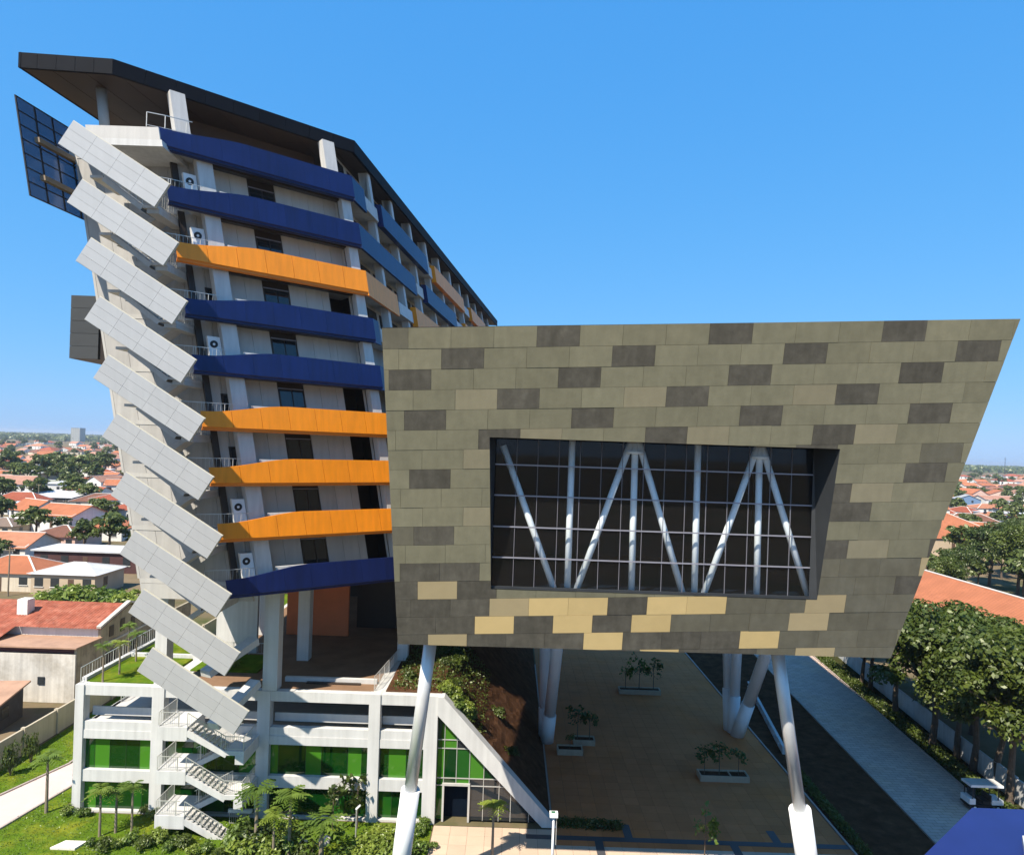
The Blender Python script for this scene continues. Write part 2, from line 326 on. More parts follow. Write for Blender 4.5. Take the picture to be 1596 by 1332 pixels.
# ------------------------------------------------------------------ the tower: plan sheared sideways as it rises
SH = -0.184
F0 = np.array([-21.2, 47.0]); F1 = np.array([-9.9, 56.0]); LEN = float(np.hypot(*(F1 - F0))); D1 = (F1 - F0) / LEN; N1 = np.array([D1[1], -D1[0]])
D2 = np.array([0.122, 0.9925]); N2 = np.array([D2[1], -D2[0]])
def shx(x, y, z): return (x + SH * (z - 28.5), y, z)
def Fe(s, n, z): p = F0 + s * D1 - n * N1; return shx(p[0], p[1], z)      # end facade: along, inwards, up
def Fl(t, n, z): p = F1 + t * D2 - n * N2; return shx(p[0], p[1], z)      # long facade
ZB = [48.35 - 3.87 * k for k in range(9)]                                  # underside of each balcony band
tower = empty('tower_block', (-18, 62, 0), 'tall white leaning tower with blue and orange balcony bands and dark overhanging roof', 'building')
# floor slabs
for k in range(9):
    z = ZB[k] + 0.30
    plan = [(-20.9, 49.9), tuple(F0 + 0.25 * D1 - 0.25 * N1), tuple(F1 - 0.25 * N1), tuple(F1 + 82 * D2 - 0.25 * N2), tuple(F1 + 82 * D2 - 19 * N2), (-28.9, 50.4)]
    MB().prism(plan, z, z + 0.32, shx).build('floor_slab', WHITE, tower)
# balcony bands on the end facade
BANDC = 'BBOBBOOOB'
def band_top(s, k):
    lo, hi = (1.42, 2.0) if k == 0 else (1.33, 2.0)
    t = min(1, max(0, (s - 0.3) / 6.0)); t = t * t * (3 - 2 * t)
    return lo + (hi - lo) * t
for k in range(9):
    z = ZB[k]; col = BANDC[k]; ncell = 7; s0, s1 = 0.0, LEN + (0.02 if k != 8 else -0.2)
    band = MB().box(s0 + 0.05, s1 - 0.05, 0.10, 0.22, z + 0.06, z + 1.2, Fe).build('balcony_band', (ORANGE_D if col == 'O' else BLUE), tower)
    lip = MB()
    q = [Fe(s0, 0.0, z + 0.26), Fe(s1, 0.0, z + 0.26), Fe(s1, 0.34, z), Fe(s0, 0.34, z)]
    lip.hexa([Fe(s0, 0.30, z), Fe(s1, 0.30, z), Fe(s1, 0.5, z), Fe(s0, 0.5, z), Fe(s0, 0.0, z + 0.255), Fe(s1, 0.0, z + 0.255), Fe(s1, 0.12, z + 0.255), Fe(s0, 0.12, z + 0.255)])
    lip.build('lip', ORANGE_D if col == 'O' else BLUE, band)
    gap = 0.014 if col == 'O' else 0.005
    for c in range(ncell):
        a = s0 + (s1 - s0) * c / ncell + gap; b = s0 + (s1 - s0) * (c + 1) / ncell - gap
        mb = MB(); sub = 3
        for q in range(sub):
            u0 = a + (b - a) * q / sub; u1 = a + (b - a) * (q + 1) / sub
            mb.hexa([Fe(u0, 0, z + .26), Fe(u1, 0, z + .26), Fe(u1, .1, z + .26), Fe(u0, .1, z + .26), Fe(u0, 0, z + band_top(u0, k)), Fe(u1, 0, z + band_top(u1, k)), Fe(u1, .1, z + band_top(u1, k)), Fe(u0, .1, z + band_top(u0, k))])
        mb.build('band_panel', ORANGE if col == 'O' else BLUE, band)
    # white inner parapet, and recessed wall of tall panels with a dark doorway
    if k: MB().box(3.7, 9.2, 0.35, 0.5, z + 0.62, z + 1.92, Fe).build('parapet', WHITE, tower)
    if k < 8:
        zt = ZB[k - 1] + 0.30 if k else 51.6
        if k == 0: continue
    zf = z + 0.62; zc = (ZB[k - 1] + 0.30) if k else 53.0
    if k >= 1:
        cells = [(3.75, 5.1), (5.1, 6.45), (8.55, 9.9), (9.9, 11.25), (11.25, 12.6 if k < 3 else 11.9)]
        if k in (1, 2, 4): cells += [(12.6, 14.3)] if k < 3 else [(11.9, 14.3)]
        for (a, b) in cells:
            MB().box(a + .01, b - .01, 2.2, 2.35, zf, zc, Fe).build('wall_panel', LIGHTG, tower)
        fr = MB().box(6.46, 8.54, 2.25, 2.40, zf, zc, Fe).build('window', DARKBR, tower)
        MB().box(6.6, 7.5, 2.22, 2.24, zf + .05, zc - .75, Fe).build('pane', GLASSD, fr)
        MB().box(7.6, 8.4, 2.22, 2.24, zf + .05, zc - .75, Fe).build('pane', GLASSD, fr)
        MB().box(6.5, 8.5, 2.19, 2.21, zc - .70, zc - .62, Fe).build('transom', MULL, fr)
        MB().box(1.0, 1.45, 2.0, 2.3, zf, zc, Fe).build('dark_pipe_slot', DARKBR, tower)
        MB().box(1.45, 3.75, 2.3, 2.42, zf, zc, Fe).build('wall_panel', LIGHTG, tower)
        MB().box(3.4, 14.2, 1.0, 1.6, zc - .28, zc - .002, Fe).build('service_duct', DARKBR, tower)
        MB().box(11.0, 14.5, 5.0, 5.2, zf, zc, Fe).build('back_wall', DARKBR, tower); MB().box(9.8, 10.0, 2.4, 5.2, zf, zc, Fe).build('back_wall', DARKBR, tower); MB().box(14.3, 14.45, 1.5, 5.2, zf, zc, Fe).build('back_wall', DARKBR, tower)  # added dark walls: the deep opening's shade put into their colour
        if k in (3, 5, 6, 8):
            d = MB().box(2.15, 2.95, 2.22, 2.29, zf + .02, zf + 2.15, Fe).build('door', DARKBR, tower)
            MB().box(2.3, 2.8, 2.19, 2.215, zf + .3, zf + 1.95, Fe).build('pane', GLASSD, d)
            MB().box(2.97, 3.07, 1.6, 2.29, zf + .02, zf + 2.15, Fe).build('door_leaf', OFFW, d)
STAIRW = pm('stair_wall_panel', (0.42, 0.41, 0.395), 0.7, 0.08, 0.7, streak=0.15, rnd=0.06)  # grey darkened to carry the shade behind the stair screens
# stair-side walls behind the sloping screens
for k in range(9):
    zf = ZB[k] + 0.6 if k < 8 else 17.0
    z0 = (ZB[k + 1] + 0.62) if k < 8 else None
    if z0 is None: continue
    z1 = ZB[k] + 0.3
    for i in range(5):
        a = -28.9 + i * 1.62; MB().box(a + .012, a + 1.62 - .012, 50.15, 50.4, z0, z1, shx).build('wall_panel', STAIRW, tower)
    MB().box(-29.1, -28.92, 50.16, 56, z0, z1, shx).build('side_wall', OFFW, tower)
MB().box(-28.95, -20.8, 50.1, 50.45, 16.6, ZB[8] + .28, shx).build('wall_base', OFFW, tower)
for k in range(9): MB().box(-28.95, -20.8, 50.12, 50.45, ZB[k] + .305, ZB[k] + .615, shx).build('floor_edge', OFFW, tower)
MB().box(-29, -27, 50.5, 100, 17, 50, shx).build('side_wall', OFFW, tower)
# columns of the end facade, leaning with it, and upright below
for (s0, s1, n0, n1) in ((2.42, 3.52, 0.62, 1.5), (13.5, 14.3, 0.55, 1.35)):
    MB().box(s0, s1, n0, n1, 17.65, ZB[0] + .3, Fe).build('column', WHITE, tower)
for (s0, s1) in ((1.3, 2.3), (12.6, 13.6)): MB().box(s0, s1, .6, 1.5, ZB[0] + .62, 53.0, Fe).build('column', WHITE, tower)
for (x0, x1, y0, y1, z0, z1) in ((-18.2, -17.1, 51.45, 52.5, 9.62, 17.63), (-17.9, -16.9, 58.7, 59.7, 9.62, 17.63), (-26.6, -25.7, 51.86, 52.9, 9.62, 17.0), (-9.4, -8.5, 59.5, 60.4, 9.62, 17.63), (-12.5, -11.5, 76, 77, 9.62, 17.63), (-6.3, -5.3, 72, 73, 5, 17.63), (-24, -23, 66, 67, 9.62, 17.63)):
    MB().box(x0, x1, y0, y1, z0, z1).build('column', WHITE, tower)
MB().box(-21.4, -15.4, 66.6, 67.0, 9.62, 17.63).build('orange_wall', TERRAC, tower)
MB().box(-30, -5.5, 84, 84.4, 9.62, 17.63).build('back_wall', DARKBR, tower)
MB().box(-15.3, -7.5, 70, 70.3, 9.62, 17.63).build('back_wall', DARKBR, tower)
MB().box(-25.6, -22.0, 60.4, 60.8, 9.62, 17.63).build('back_wall', WHITE, tower)
# long facade: recessed wall, glazing, columns, staggered coloured bands and white parapets
LONG = {0: [(0, 3.0, 'B'), (3.0, 6.3, 'W'), (6.6, 23.6, 'B'), (24, 27, 'W'), (27.4, 45.7, 'O'), (46, 51.5, 'W'), (51.9, 66.0, 'O'), (66.5, 82, 'W')],
        1: [(0, 17.5, 'B'), (17.8, 20.6, 'W'), (20.9, 37.4, 'B'), (37.6, 44, 'W'), (44.3, 60, 'O'), (60.4, 82, 'B')],
        2: [(0, 8.9, 'O'), (9.2, 14.0, 'W'), (14.3, 27.5, 'O'), (27.8, 34, 'W'), (34.4, 52, 'B'), (52.4, 82, 'W')],
        3: [(0, 1.4, 'B'), (1.7, 8, 'W'), (8.4, 24, 'B'), (24.4, 50, 'O'), (50.5, 82, 'W')]}
MBC = {'B': BLUE, 'O': ORANGE, 'W': WHITE}
for k in range(9):
    z = ZB[k]; zf = z + 0.62; zc = (ZB[k - 1] + 0.30) if k else 53.0
    for (a, b, c) in LONG.get(k, [(0, 27, 'B'), (27.5, 55, 'O'), (55.5, 82, 'W')]):
        out = 0.0 if c == 'W' else -0.35
        lo = 0.30 if c == 'W' else 0.0
        bd = MB().box(a, b, out if a > 0 else 0.0, 0.24, z + lo, z + 1.72 + (0.28 if c != 'W' else -0.25), Fl).build('balcony_band', MBC[c], tower)
    for t in np.arange(6.0, 81, 6.9):
        MB().box(t, t + 0.7, 0.30, 1.0, zf - .3, zc + .01, Fl).build('column', WHITE, tower)
    MB().box(0.9, 81.8, 1.9, 2.1, zf, zc, Fl).build('long_wall', LIGHTG, tower)
    if k < 4:
        for t in np.arange(1.4, 80, 3.45):
            w = MB().box(t, t + 2.5, 1.84, 1.89, zf + .5, zc - .3, Fl).build('window', DARKBR, tower)
            MB().box(t + .1, t + 2.4, 1.81, 1.835, zf + .6, zc - .4, Fl).build('pane', GLASSD, w)
MB().box(2.2, 5.6, .9, 1.1, ZB[0] + .65, ZB[0] + 2.6, Fl).build('yellow_panel', pm('yellow_panel', (0.62, 0.55, 0.12), .6), tower)
# the roof
RT = [(-34.15, 46.0), (-28.03, 46.43), (-14.19, 57.75), (-3.8, 137.8), (-22.9, 137.3)]
roof = MB().prism([(-33.9, 46.2), (-28.1, 46.6), (-14.4, 57.85), (-4.1, 137.5), (-22.7, 137.1)], 53.06, 53.97).build('roof', SLATE, tower)
for i, n in ((0, 5), (1, 9), (2, 22), (4, 22)):
    a = np.array(RT[i]); b = np.array(RT[(i + 1) % 5]); dd = (b - a) / np.hypot(*(b - a)); nn = np.array([dd[1], -dd[0]])
    for c in range(n):
        p = a + (b - a) * c / n + dd * .012; q = a + (b - a) * (c + 1) / n - dd * .012
        MB().prism([tuple(p), tuple(q), tuple(q - nn * .18), tuple(p - nn * .18)], 53.0, 54.02).build('fascia_panel', SLATE, roof)
hull = [(-33.9, 46.25), (-28.15, 46.65), (-14.45, 57.9), (-4.1, 137.4), (-22.7, 137.0)]
for c in range(-1, 14):
    o = np.array([-34.2, 46.0]) + np.array([1.0, -0.122]) * (2.1 * c)
    a = o - 4 * D2 + 0.012 * N2; b = o + N2 * (2.1 - .012) - 4 * D2
    for (l0, l1) in ((0, 16), (16.03, 40), (40.03, 110)):
        st = clip_convex([tuple(a + D2 * l0), tuple(b + D2 * l0), tuple(b + D2 * l1), tuple(a + D2 * l1)], hull)
        if len(st) >= 3 and area2(st) > 0.2: MB().prism(st, 53.0, 53.05).build('soffit_panel', SOFFIT, roof)
MB().tube((-29.6, 48.6, 49.2), (-30.1, 48.6, 53.0), 0.34, n=16).build('round_column', pm('grey_paint', (0.33, 0.34, 0.34), .5), tower, True)
for t in np.arange(6.0, 76, 6.9): MB().box(t, t + .7, .5, 1.2, ZB[0] + .6, 53.0, Fl).build('column', WHITE, tower)
# terrace wall and set-back rooms under the roof
MB().box(2.0, 13.5, 4.5, 4.8, ZB[0] + .62, 53.0, Fe).build('terrace_wall', pm('dark_brown_wall', (0.07, 0.045, 0.032), .7), tower)  # plain dark brown base colour
MB().box(-29.5, -22.5, 50.2, 50.45, 48.6, 49.9, shx).build('terrace_parapet', LIGHTG, tower)
def railing(name, pts, h, parent, nbal=0.13, r=0.022, post=1.4, mat=None):
    mb = MB(); pts = [Vector(p) for p in pts]
    for a, b in zip(pts[:-1], pts[1:]):
        L_ = (b - a).length; up = Vector((0, 0, h))
        mb.beam(a + up, b + up, r * 2.2, r * 2.2); mb.beam(a + up * .12, b + up * .12, r * 1.4, r * 1.4)
        for i in range(int(L_ / post) + 1):
            p = a + (b - a) * min(1, i * post / L_); mb.beam(p, p + up, r * 2, r * 2)
        if nbal:
            for i in range(1, int(L_ / nbal)):
                p = a + (b - a) * (i * nbal / L_); mb.beam(p + up * .12, p + up, r * .8, r * .8)
    return mb.build(name, mat or RAILM, parent)
railing('railing', [Fe(-.6, .6, ZB[0] + 1.45), Fe(.5, .3, ZB[0] + 1.45), Fe(2.3, .4, ZB[0] + 1.6)], 1.0, tower, 0)
for k in range(1, 9):
    railing('railing', [Fe(-1.2, .9, ZB[k] + 1.0), Fe(.3, .55, ZB[k] + 1.0), Fe(2.4, .55, ZB[k] + 1.0)], 0.95, tower, 0.28, .018)
# sloping stair screens, each a grid of aluminium panels, and the stairs behind them
YS = 45.4
tl0 = P(114, 187.6, YS); tr0 = P(264, 286.7, YS); tl9 = P(237, 1009.5, YS)
sw = float(np.hypot(tr0[0] - tl0[0], tr0[2] - tl0[2])); ang = math.atan2(tr0[2] - tl0[2], tr0[0] - tl0[0])
bl0 = P(88.6, 222, YS); sh_ = float(np.hypot(bl0[0] - tl0[0], bl0[2] - tl0[2]))
g = 0.006
cell = MB().box(g, sw / 4 - g, 0, .05, -sh_ / 3 + g, -g).mesh('panel', SCREEN)
for k in range(10):
    o = tl0 + (tl9 - tl0) * k / 9
    fb = MB()
    ax = np.array([math.cos(ang), 0, math.sin(ang)]); az = np.array([-math.sin(ang), 0, math.cos(ang)])
    def loc(u, n, w): return o + ax * u + az * w + np.array([0, n, 0])
    fr = MB().box(-.02, sw + .02, .052, .17, -sh_ - .02, .03, loc).build('stair_screen', SCREEN_B, tower)
    for i in range(4):
        for j in range(3):
            p = loc(sw / 4 * i, 0, -sh_ / 3 * j); q = Vector(p) - origin(tower)
            link('panel', cell, fr, tuple(q), (0, -ang, 0))
def dogleg(xl, xr, y0, z, h, wl, wr, fw, t=0.16):
    """one storey of stairs: landing at the left (z), front flight down to the right, landing, rear flight down to the left"""
    mb = MB(); xa = xl + wl; xb = xr - wr; n = 10; rise = h / 2 / n; run = (xb - xa) / n
    mb.box(xl, xa, y0, y0 + 2 * fw + .1, z - .18, z)
    mb.box(xb, xr, y0, y0 + 2 * fw + .1, z - h / 2 - .18, z - h / 2)
    for i in range(n):
        x0 = xa + run * i; zz = z - rise * (i + 1); mb.box(x0, x0 + run * 1.05, y0 + .08, y0 + fw - .03, zz - .05, zz)
        x1 = xb - run * i; zz = z - h / 2 - rise * (i + 1); mb.box(x1 - run * 1.05, x1, y0 + fw + .13, y0 + 2 * fw, zz - .05, zz)
    for yy in (y0 + .02, y0 + fw - .08):
        mb.beam((xa, yy, z - .2), (xb, yy, z - h / 2 - .2), .08, .34)
    for yy in (y0 + fw + .18, y0 + 2 * fw + .02):
        mb.beam((xb, yy, z - h / 2 - .2), (xa, yy, z - h - .2), .08, .34)
    mb.quad((xa, y0 + .05, z - .38), (xa, y0 + fw - .05, z - .38), (xb, y0 + fw - .05, z - h / 2 - .38), (xb, y0 + .05, z - h / 2 - .38))
    mb.quad((xb, y0 + fw + .2, z - h / 2 - .38), (xb, y0 + 2 * fw, z - h / 2 - .38), (xa, y0 + 2 * fw, z - h - .38), (xa, y0 + fw + .2, z - h - .38))
    return mb, xa, xb
MB().box(-26.0, -20.9, 46.6, 50.2, ZB[0] - .1, ZB[0] + .35, shx).build('top_landing', WHITE, tower)
MB().box(-26.0, -21.0, 46.6, 46.75, ZB[0] + .35, ZB[0] + 1.2, shx).build('landing_wall', LIGHTG, tower)
for k in range(1, 9):
    zz = ZB[k] + .62; dx = SH * (zz - 28.5)
    mb, xa, xb = dogleg(-26.3 + dx, -21.6 + dx, 46.5, zz + 1.0, 3.87, .9, 1.1, 1.6)
    mb.build('stair_flight', LIGHTG, tower)
    railing('railing', [(xa, 46.55, zz + 1.0), (xb, 46.55, zz - .93), (-21.65 + dx, 46.55, zz - .93), (-21.65 + dx, 49.6, zz - .93)], 1.0, tower, 0.3, .02)
    MB().box(-22.4 + dx, -21.58 + dx, 46.6, 50.0, zz - 1.45, zz - 1.12).build('landing_edge', OFFW, tower)
# glazed screen and dark bay on the left flank
def Fs(t, n, z): p = np.array([-30.1, 46.0]) + t * D2 - n * N2; return shx(p[0], p[1], z)
gs = MB()
for i in range(5): gs.box(i * 1.55 - .04, i * 1.55 + .04, -.05, .05, 44.4, 51.1, Fs)
for j in range(8): gs.box(-.05, 6.25, -.04, .04, 44.4 + j * .957 - .035, 44.4 + j * .957 + .035, Fs)
gs = gs.build('flank_screen', DARKM, tower)
for i in range(4):
    for j in range(7):
        MB().box(i * 1.55 + .045, i * 1.55 + 1.505, -.012, .012, 44.4 + j * .957 + .04, 44.4 + j * .957 + .917, Fs).build('pane', SOLARG, gs)
for zz in (45.8, 48.4): MB().box(1.0, 5.2, -.5, -.1, zz, zz + .35, Fs).build('screen_bracket', pm('brown_bracket', (.25, .19, .13), .6), tower)
bay = MB().box(-35.2, -30.0, 54.15, 60, 34.4, 39.4).build('flank_bay', DARKBR, tower)
for j in range(5): MB().box(-35.25, -33.0, 54.0, 54.14, 34.4 + j + .012, 35.4 + j - .012).build('bay_panel', pm('charcoal_panel', (.045, .048, .05), .5, .1, rnd=.08), bay)

# ------------------------------------------------------------------ the podium below the tower
pod = empty('podium_building', (-14, 60, 0), 'low white podium with green glass bays, open upper deck and sloping wing at its right', 'building')
YF = 51.5
for (a, b) in ((-32.25, -31.6), (-26.45, -25.55), (-18.5, -17.55), (-10.1, -9.25), (-5.9, -4.9)):
    MB().box(a, b, YF - .1, YF + .7, 0, 9.60).build('column', WHITE, pod)
bays = [(-31.6, -26.45), (-25.55, -18.5), (-17.55, -10.1), (-9.25, -5.9)]
PAT = {0: [('M', .14), ('L', .22), ('D', .24), ('D', .2), ('L', .2)], 1: [('D', .3), ('L', .15), ('D', .35), ('L', .2)],  # left bay: first pane paints the column's shadow, third a dark reflection
       2: [('L', .08), ('D', .28), ('L', .16), ('D', .27), ('L', .14), ('D', .07)], 3: [('D', .2), ('L', .4), ('D', .4)]}
PAT2 = {0: [('L', .18), ('D', .05), ('M', .27), ('D', .2), ('M', .15), ('D', .15)], 1: [('D', .4), ('M', .25), ('D', .35)],
        2: [('D', .2), ('M', .10), ('D', .35), ('M', .12), ('D', .23)], 3: [('M', .3), ('D', .7)]}
GM = {'L': GREENL, 'D': GREEND, 'M': GREENM}
for i, (a, b) in enumerate(bays):
    MB().box(a, b, YF, YF + .6, 8.82, 9.58).build('top_beam', WHITE, pod)
    MB().box(a, b, YF + .02, YF + .5, 6.22, 6.86).build('spandrel', WHITE, pod)
    MB().box(a, b, YF - .03, YF + .5, 5.57, 6.21).build('spandrel', WHITE, pod)
    MB().box(a, b, YF + 1.1, YF + 1.25, 6.9, 7.55).build('deck_parapet', LIGHTG, pod)
    MB().box(a, b, YF, YF + .5, 2.32, 3.20).build('spandrel', WHITE, pod)
    MB().box(a, b, YF, YF + .5, 0, .16).build('plinth', LIGHTG, pod)
    for (z0, z1, pat) in ((3.20, 5.57, PAT), (.16, 2.32, PAT2)):
        x = a
        for (c, w) in pat[i]:
            x1 = x + w * (b - a); MB().box(x + .012, x1 - .012, YF + .36, YF + .40, z0, z1).build('pane', GM[c], pod); x = x1
        fr = MB(); x = a
        for (c, w) in pat[i]: x += w * (b - a); fr.box(x - .012, x + .012, YF + .34, YF + .42, z0, z1)
        fr.build('mullion', pm('green_black_frame', (.02, .05, .02), .5), pod)
MB().box(-32.2, -5.0, 54.2, 54.4, 0.1, 6.2).build('inner_wall', pm('inner_green_wall', (.10, .16, .07), .8, .3, .4), pod)
MB().box(-32.2, -5.0, YF + .55, 86, 5.7, 6.2).build('floor_slab', LIGHTG, pod)
MB().box(-32.2, -5.0, YF + .55, 86, 2.5, 3.0).build('floor_slab', LIGHTG, pod)
MB().box(-25.5, -5.0, YF + .62, 86, 9.25, 9.58).build('roof_slab', WHITE, pod)
MB().box(-32.25, -25.5, YF + .62, 64, 9.25, 9.50).build('roof_slab', WHITE, pod)
MB().box(-25.4, -5.0, 64, 64.3, 6.2, 9.2).build('inner_wall', DARKBR, pod)
MB().box(-32.25, -31.9, YF + .7, 86, 0, 6.2).build('side_wall', WHITE, pod)
MB().box(-32.25, -31.9, YF + .7, 64, 8.9, 9.9).build('roof_kerb', WHITE, pod)
MB().box(-31.9, -26.0, 58.2, 58.5, 9.5, 9.95).build('roof_kerb', WHITE, pod)
railing('railing', [(-32.1, YF + .3, 9.6), (-32.1, 64, 9.9)], 1.15, pod, .35, .022)
railing('railing', [(-31.9, 57, 6.2), (-31.9, 64, 6.2)], 1.0, pod, .35, .022)
MB().box(-25.0, -9.9, 52.1, 84, 9.585, 9.61).build('terrace_floor', TERRFL, pod)
MB().box(-17.2, -10.0, 53.6, 53.95, 9.61, 9.95).build('terrace_ledge', LIGHTG, pod)
MB().box(-15.4, -11.2, 53.2, 53.5, 9.61, 9.72).build('terrace_grating', DARKBR, pod)
railing('railing', [(-9.9, 52.2, 9.6), (-9.2, 60, 9.6)], 1.1, pod, .22, .02)
railing('railing', [(-25.3, 60, 9.6), (-20.5, 60, 9.6), (-18.2, 55, 9.6)], 1.0, pod, .3, .02)
tag(MB().box(-31.85, -26.6, 52.15, 58.2, 9.5, 9.66).build('roof_lawn', LAWN, pod), kind='stuff')
MB().box(-31.85, -26.6, 58.5, 63.8, 9.5, 9.68).build('roof_lawn', LAWN, pod)
MB().box(-25.4, -20.0, 55.2, 59.6, 9.615, 9.72).build('roof_lawn', LAWN, pod)
MB().box(-9.0, -4.7, 52.15, 86, 9.585, 9.66).build('roof_lawn', SOIL, pod)
# sloping wing at the right end, with its triangle of green glass
wing = MB().extrude([(-4.9, 51.25, 8.25), (-4.9, 51.25, 9.60), (-4.45, 51.25, 9.60), (4.35, 51.25, 0.12), (3.2, 51.25, 0.12)], (0, 1.0, 0)).build('sloping_beam', WHITE, pod)
tri = [(-4.88, 0.14), (3.15, 0.14), (-4.88, 8.25)]
xs = [-4.88, -4.35, -3.4, -2.4, -1.3, -.1, .8, 2.2, 3.2]; zs = [0.14, 2.75, 3.3, 5.55, 6.2, 8.3]
cols = {0: 'MDDDDDDD', 1: 'MDLXXXXX', 2: 'LDMLDDDD', 3: 'MLBDDDDD', 4: 'DLLDDDDD'}
for j in range(5):
    for i in range(8):
        if j == 0 and i in (1, 2): continue
        p = clip_convex([(xs[i] + .02, zs[j] + .02), (xs[i + 1] - .02, zs[j] + .02), (xs[i + 1] - .02, zs[j + 1] - .02), (xs[i] + .02, zs[j + 1] - .02)], tri)
        if len(p) < 3 or area2(p) < .02: continue
        c = cols[j][i]; m = {'L': GREENL, 'D': GREEND, 'M': GREENM, 'X': GLASSD, 'B': GLASSD}[c]
        if j == 0 and i >= 3: m = GLASSD
        MB().extrude([(a, 51.92, z) for a, z in p], (0, .03, 0)).build('pane', m, pod)
fr = MB()
for z in zs[1:5]:
    e = -4.88 + (8.25 - z) / 8.11 * 8.03; fr.box(-4.88, e, 51.86, 51.98, z - .03, z + .03)
for x in xs[1:8]:
    z1 = 8.25 - (x + 4.88) / 8.03 * 8.11; fr.box(x - .025, x + .025, 51.87, 51.97, .14 if x not in (-3.4,) else 2.75, z1)
fr.build('mullion', RAILM, pod)
MB().box(-4.35, -2.42, 52.6, 52.7, .02, 2.72).build('doorway', INTER, pod)
dfr = MB().box(-4.42, -4.27, 51.78, 52.0, .02, 2.75).box(-2.46, -2.31, 51.78, 52.0, .02, 2.75).box(-4.42, -2.31, 51.77, 52.0, 2.75, 2.93).build('door_frame', OFFW, pod)
MB().extrude([(-5.2, 54.5, 0), (2.6, 54.5, 0), (-5.2, 54.5, 8.2)], (0, .2, 0)).build('inner_wall', INTER, pod)
# planted slope falling from the roof to the plaza
sl_ = MB(); nx, ny = 26, 60
zz = RNG.normal(0, .05, (nx + 1, ny + 1))
for i in range(nx + 1):
    for j in range(ny + 1):
        t = i / nx; sl_.v.append((-4.75 + 8.7 * t, 52.25 + 52 * j / ny, 9.62 - 9.55 * t + (zz[i, j] if 0 < i < nx else 0)))
for i in range(nx):
    for j in range(ny):
        a = i * (ny + 1) + j; sl_.f.append((a, a + ny + 1, a + ny + 2, a + 1))
sl_.struct('planted_slope', SOIL)

# ------------------------------------------------------------------ outside stairs in front of the podium
st = empty('outside_stair', (-21.4, 49.9, 0), 'white zigzag outside stair with metal railings in front of the podium', 'staircase')
LZ = [7.9, 4.75, 1.6]; xl, xr, y0, fw = -24.5, -18.3, 48.5, 1.35
for k, z in enumerate(LZ):
    last = k == 2; h = 3.15
    xa, xb = xl + 2.1, xr - 1.35; n = 9; rise = h / 2 / n; run = (xb - xa) / n
    MB().box(xl, xa, y0, 51.38, z - .95, z - .02).build('landing', WHITE, st)
    MB().box(xl, xl + .12, y0 + .02, 51.38, z, z + .02).build('landing_edge', WHITE, st)
    steps = MB()
    for i in range(n): steps.box(xa + run * i, xa + run * (i + 1) + .02, y0 + .1, y0 + fw - .1, z - rise * (i + 1) - .09, z - rise * (i + 1))
    steps.build('step_row', OFFW, st)
    MB().beam((xa - .05, y0 + .07, z - .42), (xb + .1, y0 + .07, z - h / 2 - .32), .12, .42).build('stringer', WHITE, st)
    MB().beam((xa - .05, y0 + fw - .07, z - .42), (xb + .1, y0 + fw - .07, z - h / 2 - .32), .12, .42).build('stringer', WHITE, st)
    zr = z - h / 2
    railing('railing', [(xl + .06, 51.2, z), (xl + .06, y0 + .06, z), (xa - .35, y0 + .06, z)], 1.0, st, .16, .02)
    if not last:
        MB().box(xb, xr, y0, 51.38, zr - .32, zr - .01).build('landing', WHITE, st)
        MB().box(xr - .62, xr, y0 - .02, 51.37, zr - .95, zr - .322).build('landing_beam', WHITE, st)
        railing('railing', [(xa, y0 + .06, z), (xb, y0 + .06, zr), (xr - .06, y0 + .06, zr), (xr - .06, 51.2, zr)], 1.0, st, .15, .02)
        steps = MB()
        for i in range(n): steps.box(xb - run * (i + 1) - .02, xb - run * i, y0 + fw + .2, 51.2, zr - rise * (i + 1) - .09, zr - rise * (i + 1))
        steps.build('step_row', OFFW, st)
        MB().beam((xb + .05, y0 + fw + .17, zr - .35), (xa - .1, y0 + fw + .17, zr - h / 2 - .3), .1, .36).build('stringer', WHITE, st)
        railing('railing', [(xb, y0 + fw + .22, zr), (xa, y0 + fw + .22, zr - h / 2)], 1.0, st, .15, .02)
    else:
        railing('railing', [(xa, y0 + .06, z), (xb, y0 + .06, 0.02)], 1.0, st, .15, .02)
        MB().box(xb - .4, xr, 50.4, 50.6, .9, 1.15).build('low_wall', WHITE, st)
        railing('railing', [(xb - .3, 50.5, .0), (xr, 50.5, .0)], .9, st, .15, .02)
MB().beam((-18.6, 51.2, 10.3), (-20.0, 47.2, 8.6), .9, .5).build('upper_ramp', WHITE, st)
MB().beam((-18.6, 50.6, 13.6), (-20.4, 46.6, 12.4), .9, .5).build('upper_ramp', WHITE, st)

# ------------------------------------------------------------------ the stone-clad box on raking legs
def Yf(z): return 38.3 - (z - 17.38) * 0.2205
boxb = empty('auditorium_box', (8, 55, 0), 'huge stone-clad box raised on raking white legs, with a wide dark window', 'building')
TL, TR, BR, BL = (-6.8, 34.38), (25.25, 35.83), (21.62, 17.46), (-6.03, 17.30)
WTL, WTR, WBR, WBL = (-1.19, 29.03), (17.15, 29.03), (17.04, 20.74), (-0.90, 20.74)
outl = [BL, BR, TR, TL]; hole = [WBL, WBR, WTR, WTL]
def fp(a, z, n=0.0): return (a, Yf(z) + n, z)
def back(p, d=55): return (p[0] + d * .05, Yf(p[1]) + d, p[1])
front = MB()
for a, b, c, d in ((BL, BR, WBR, WBL), (BR, TR, WTR, WBR), (TR, TL, WTL, WTR), (TL, BL, WBL, WTL)):
    front.poly([fp(*q, .09) for q in (a, b, c, d)])
front.build('front_backing', JOINT, boxb)
bb = MB()
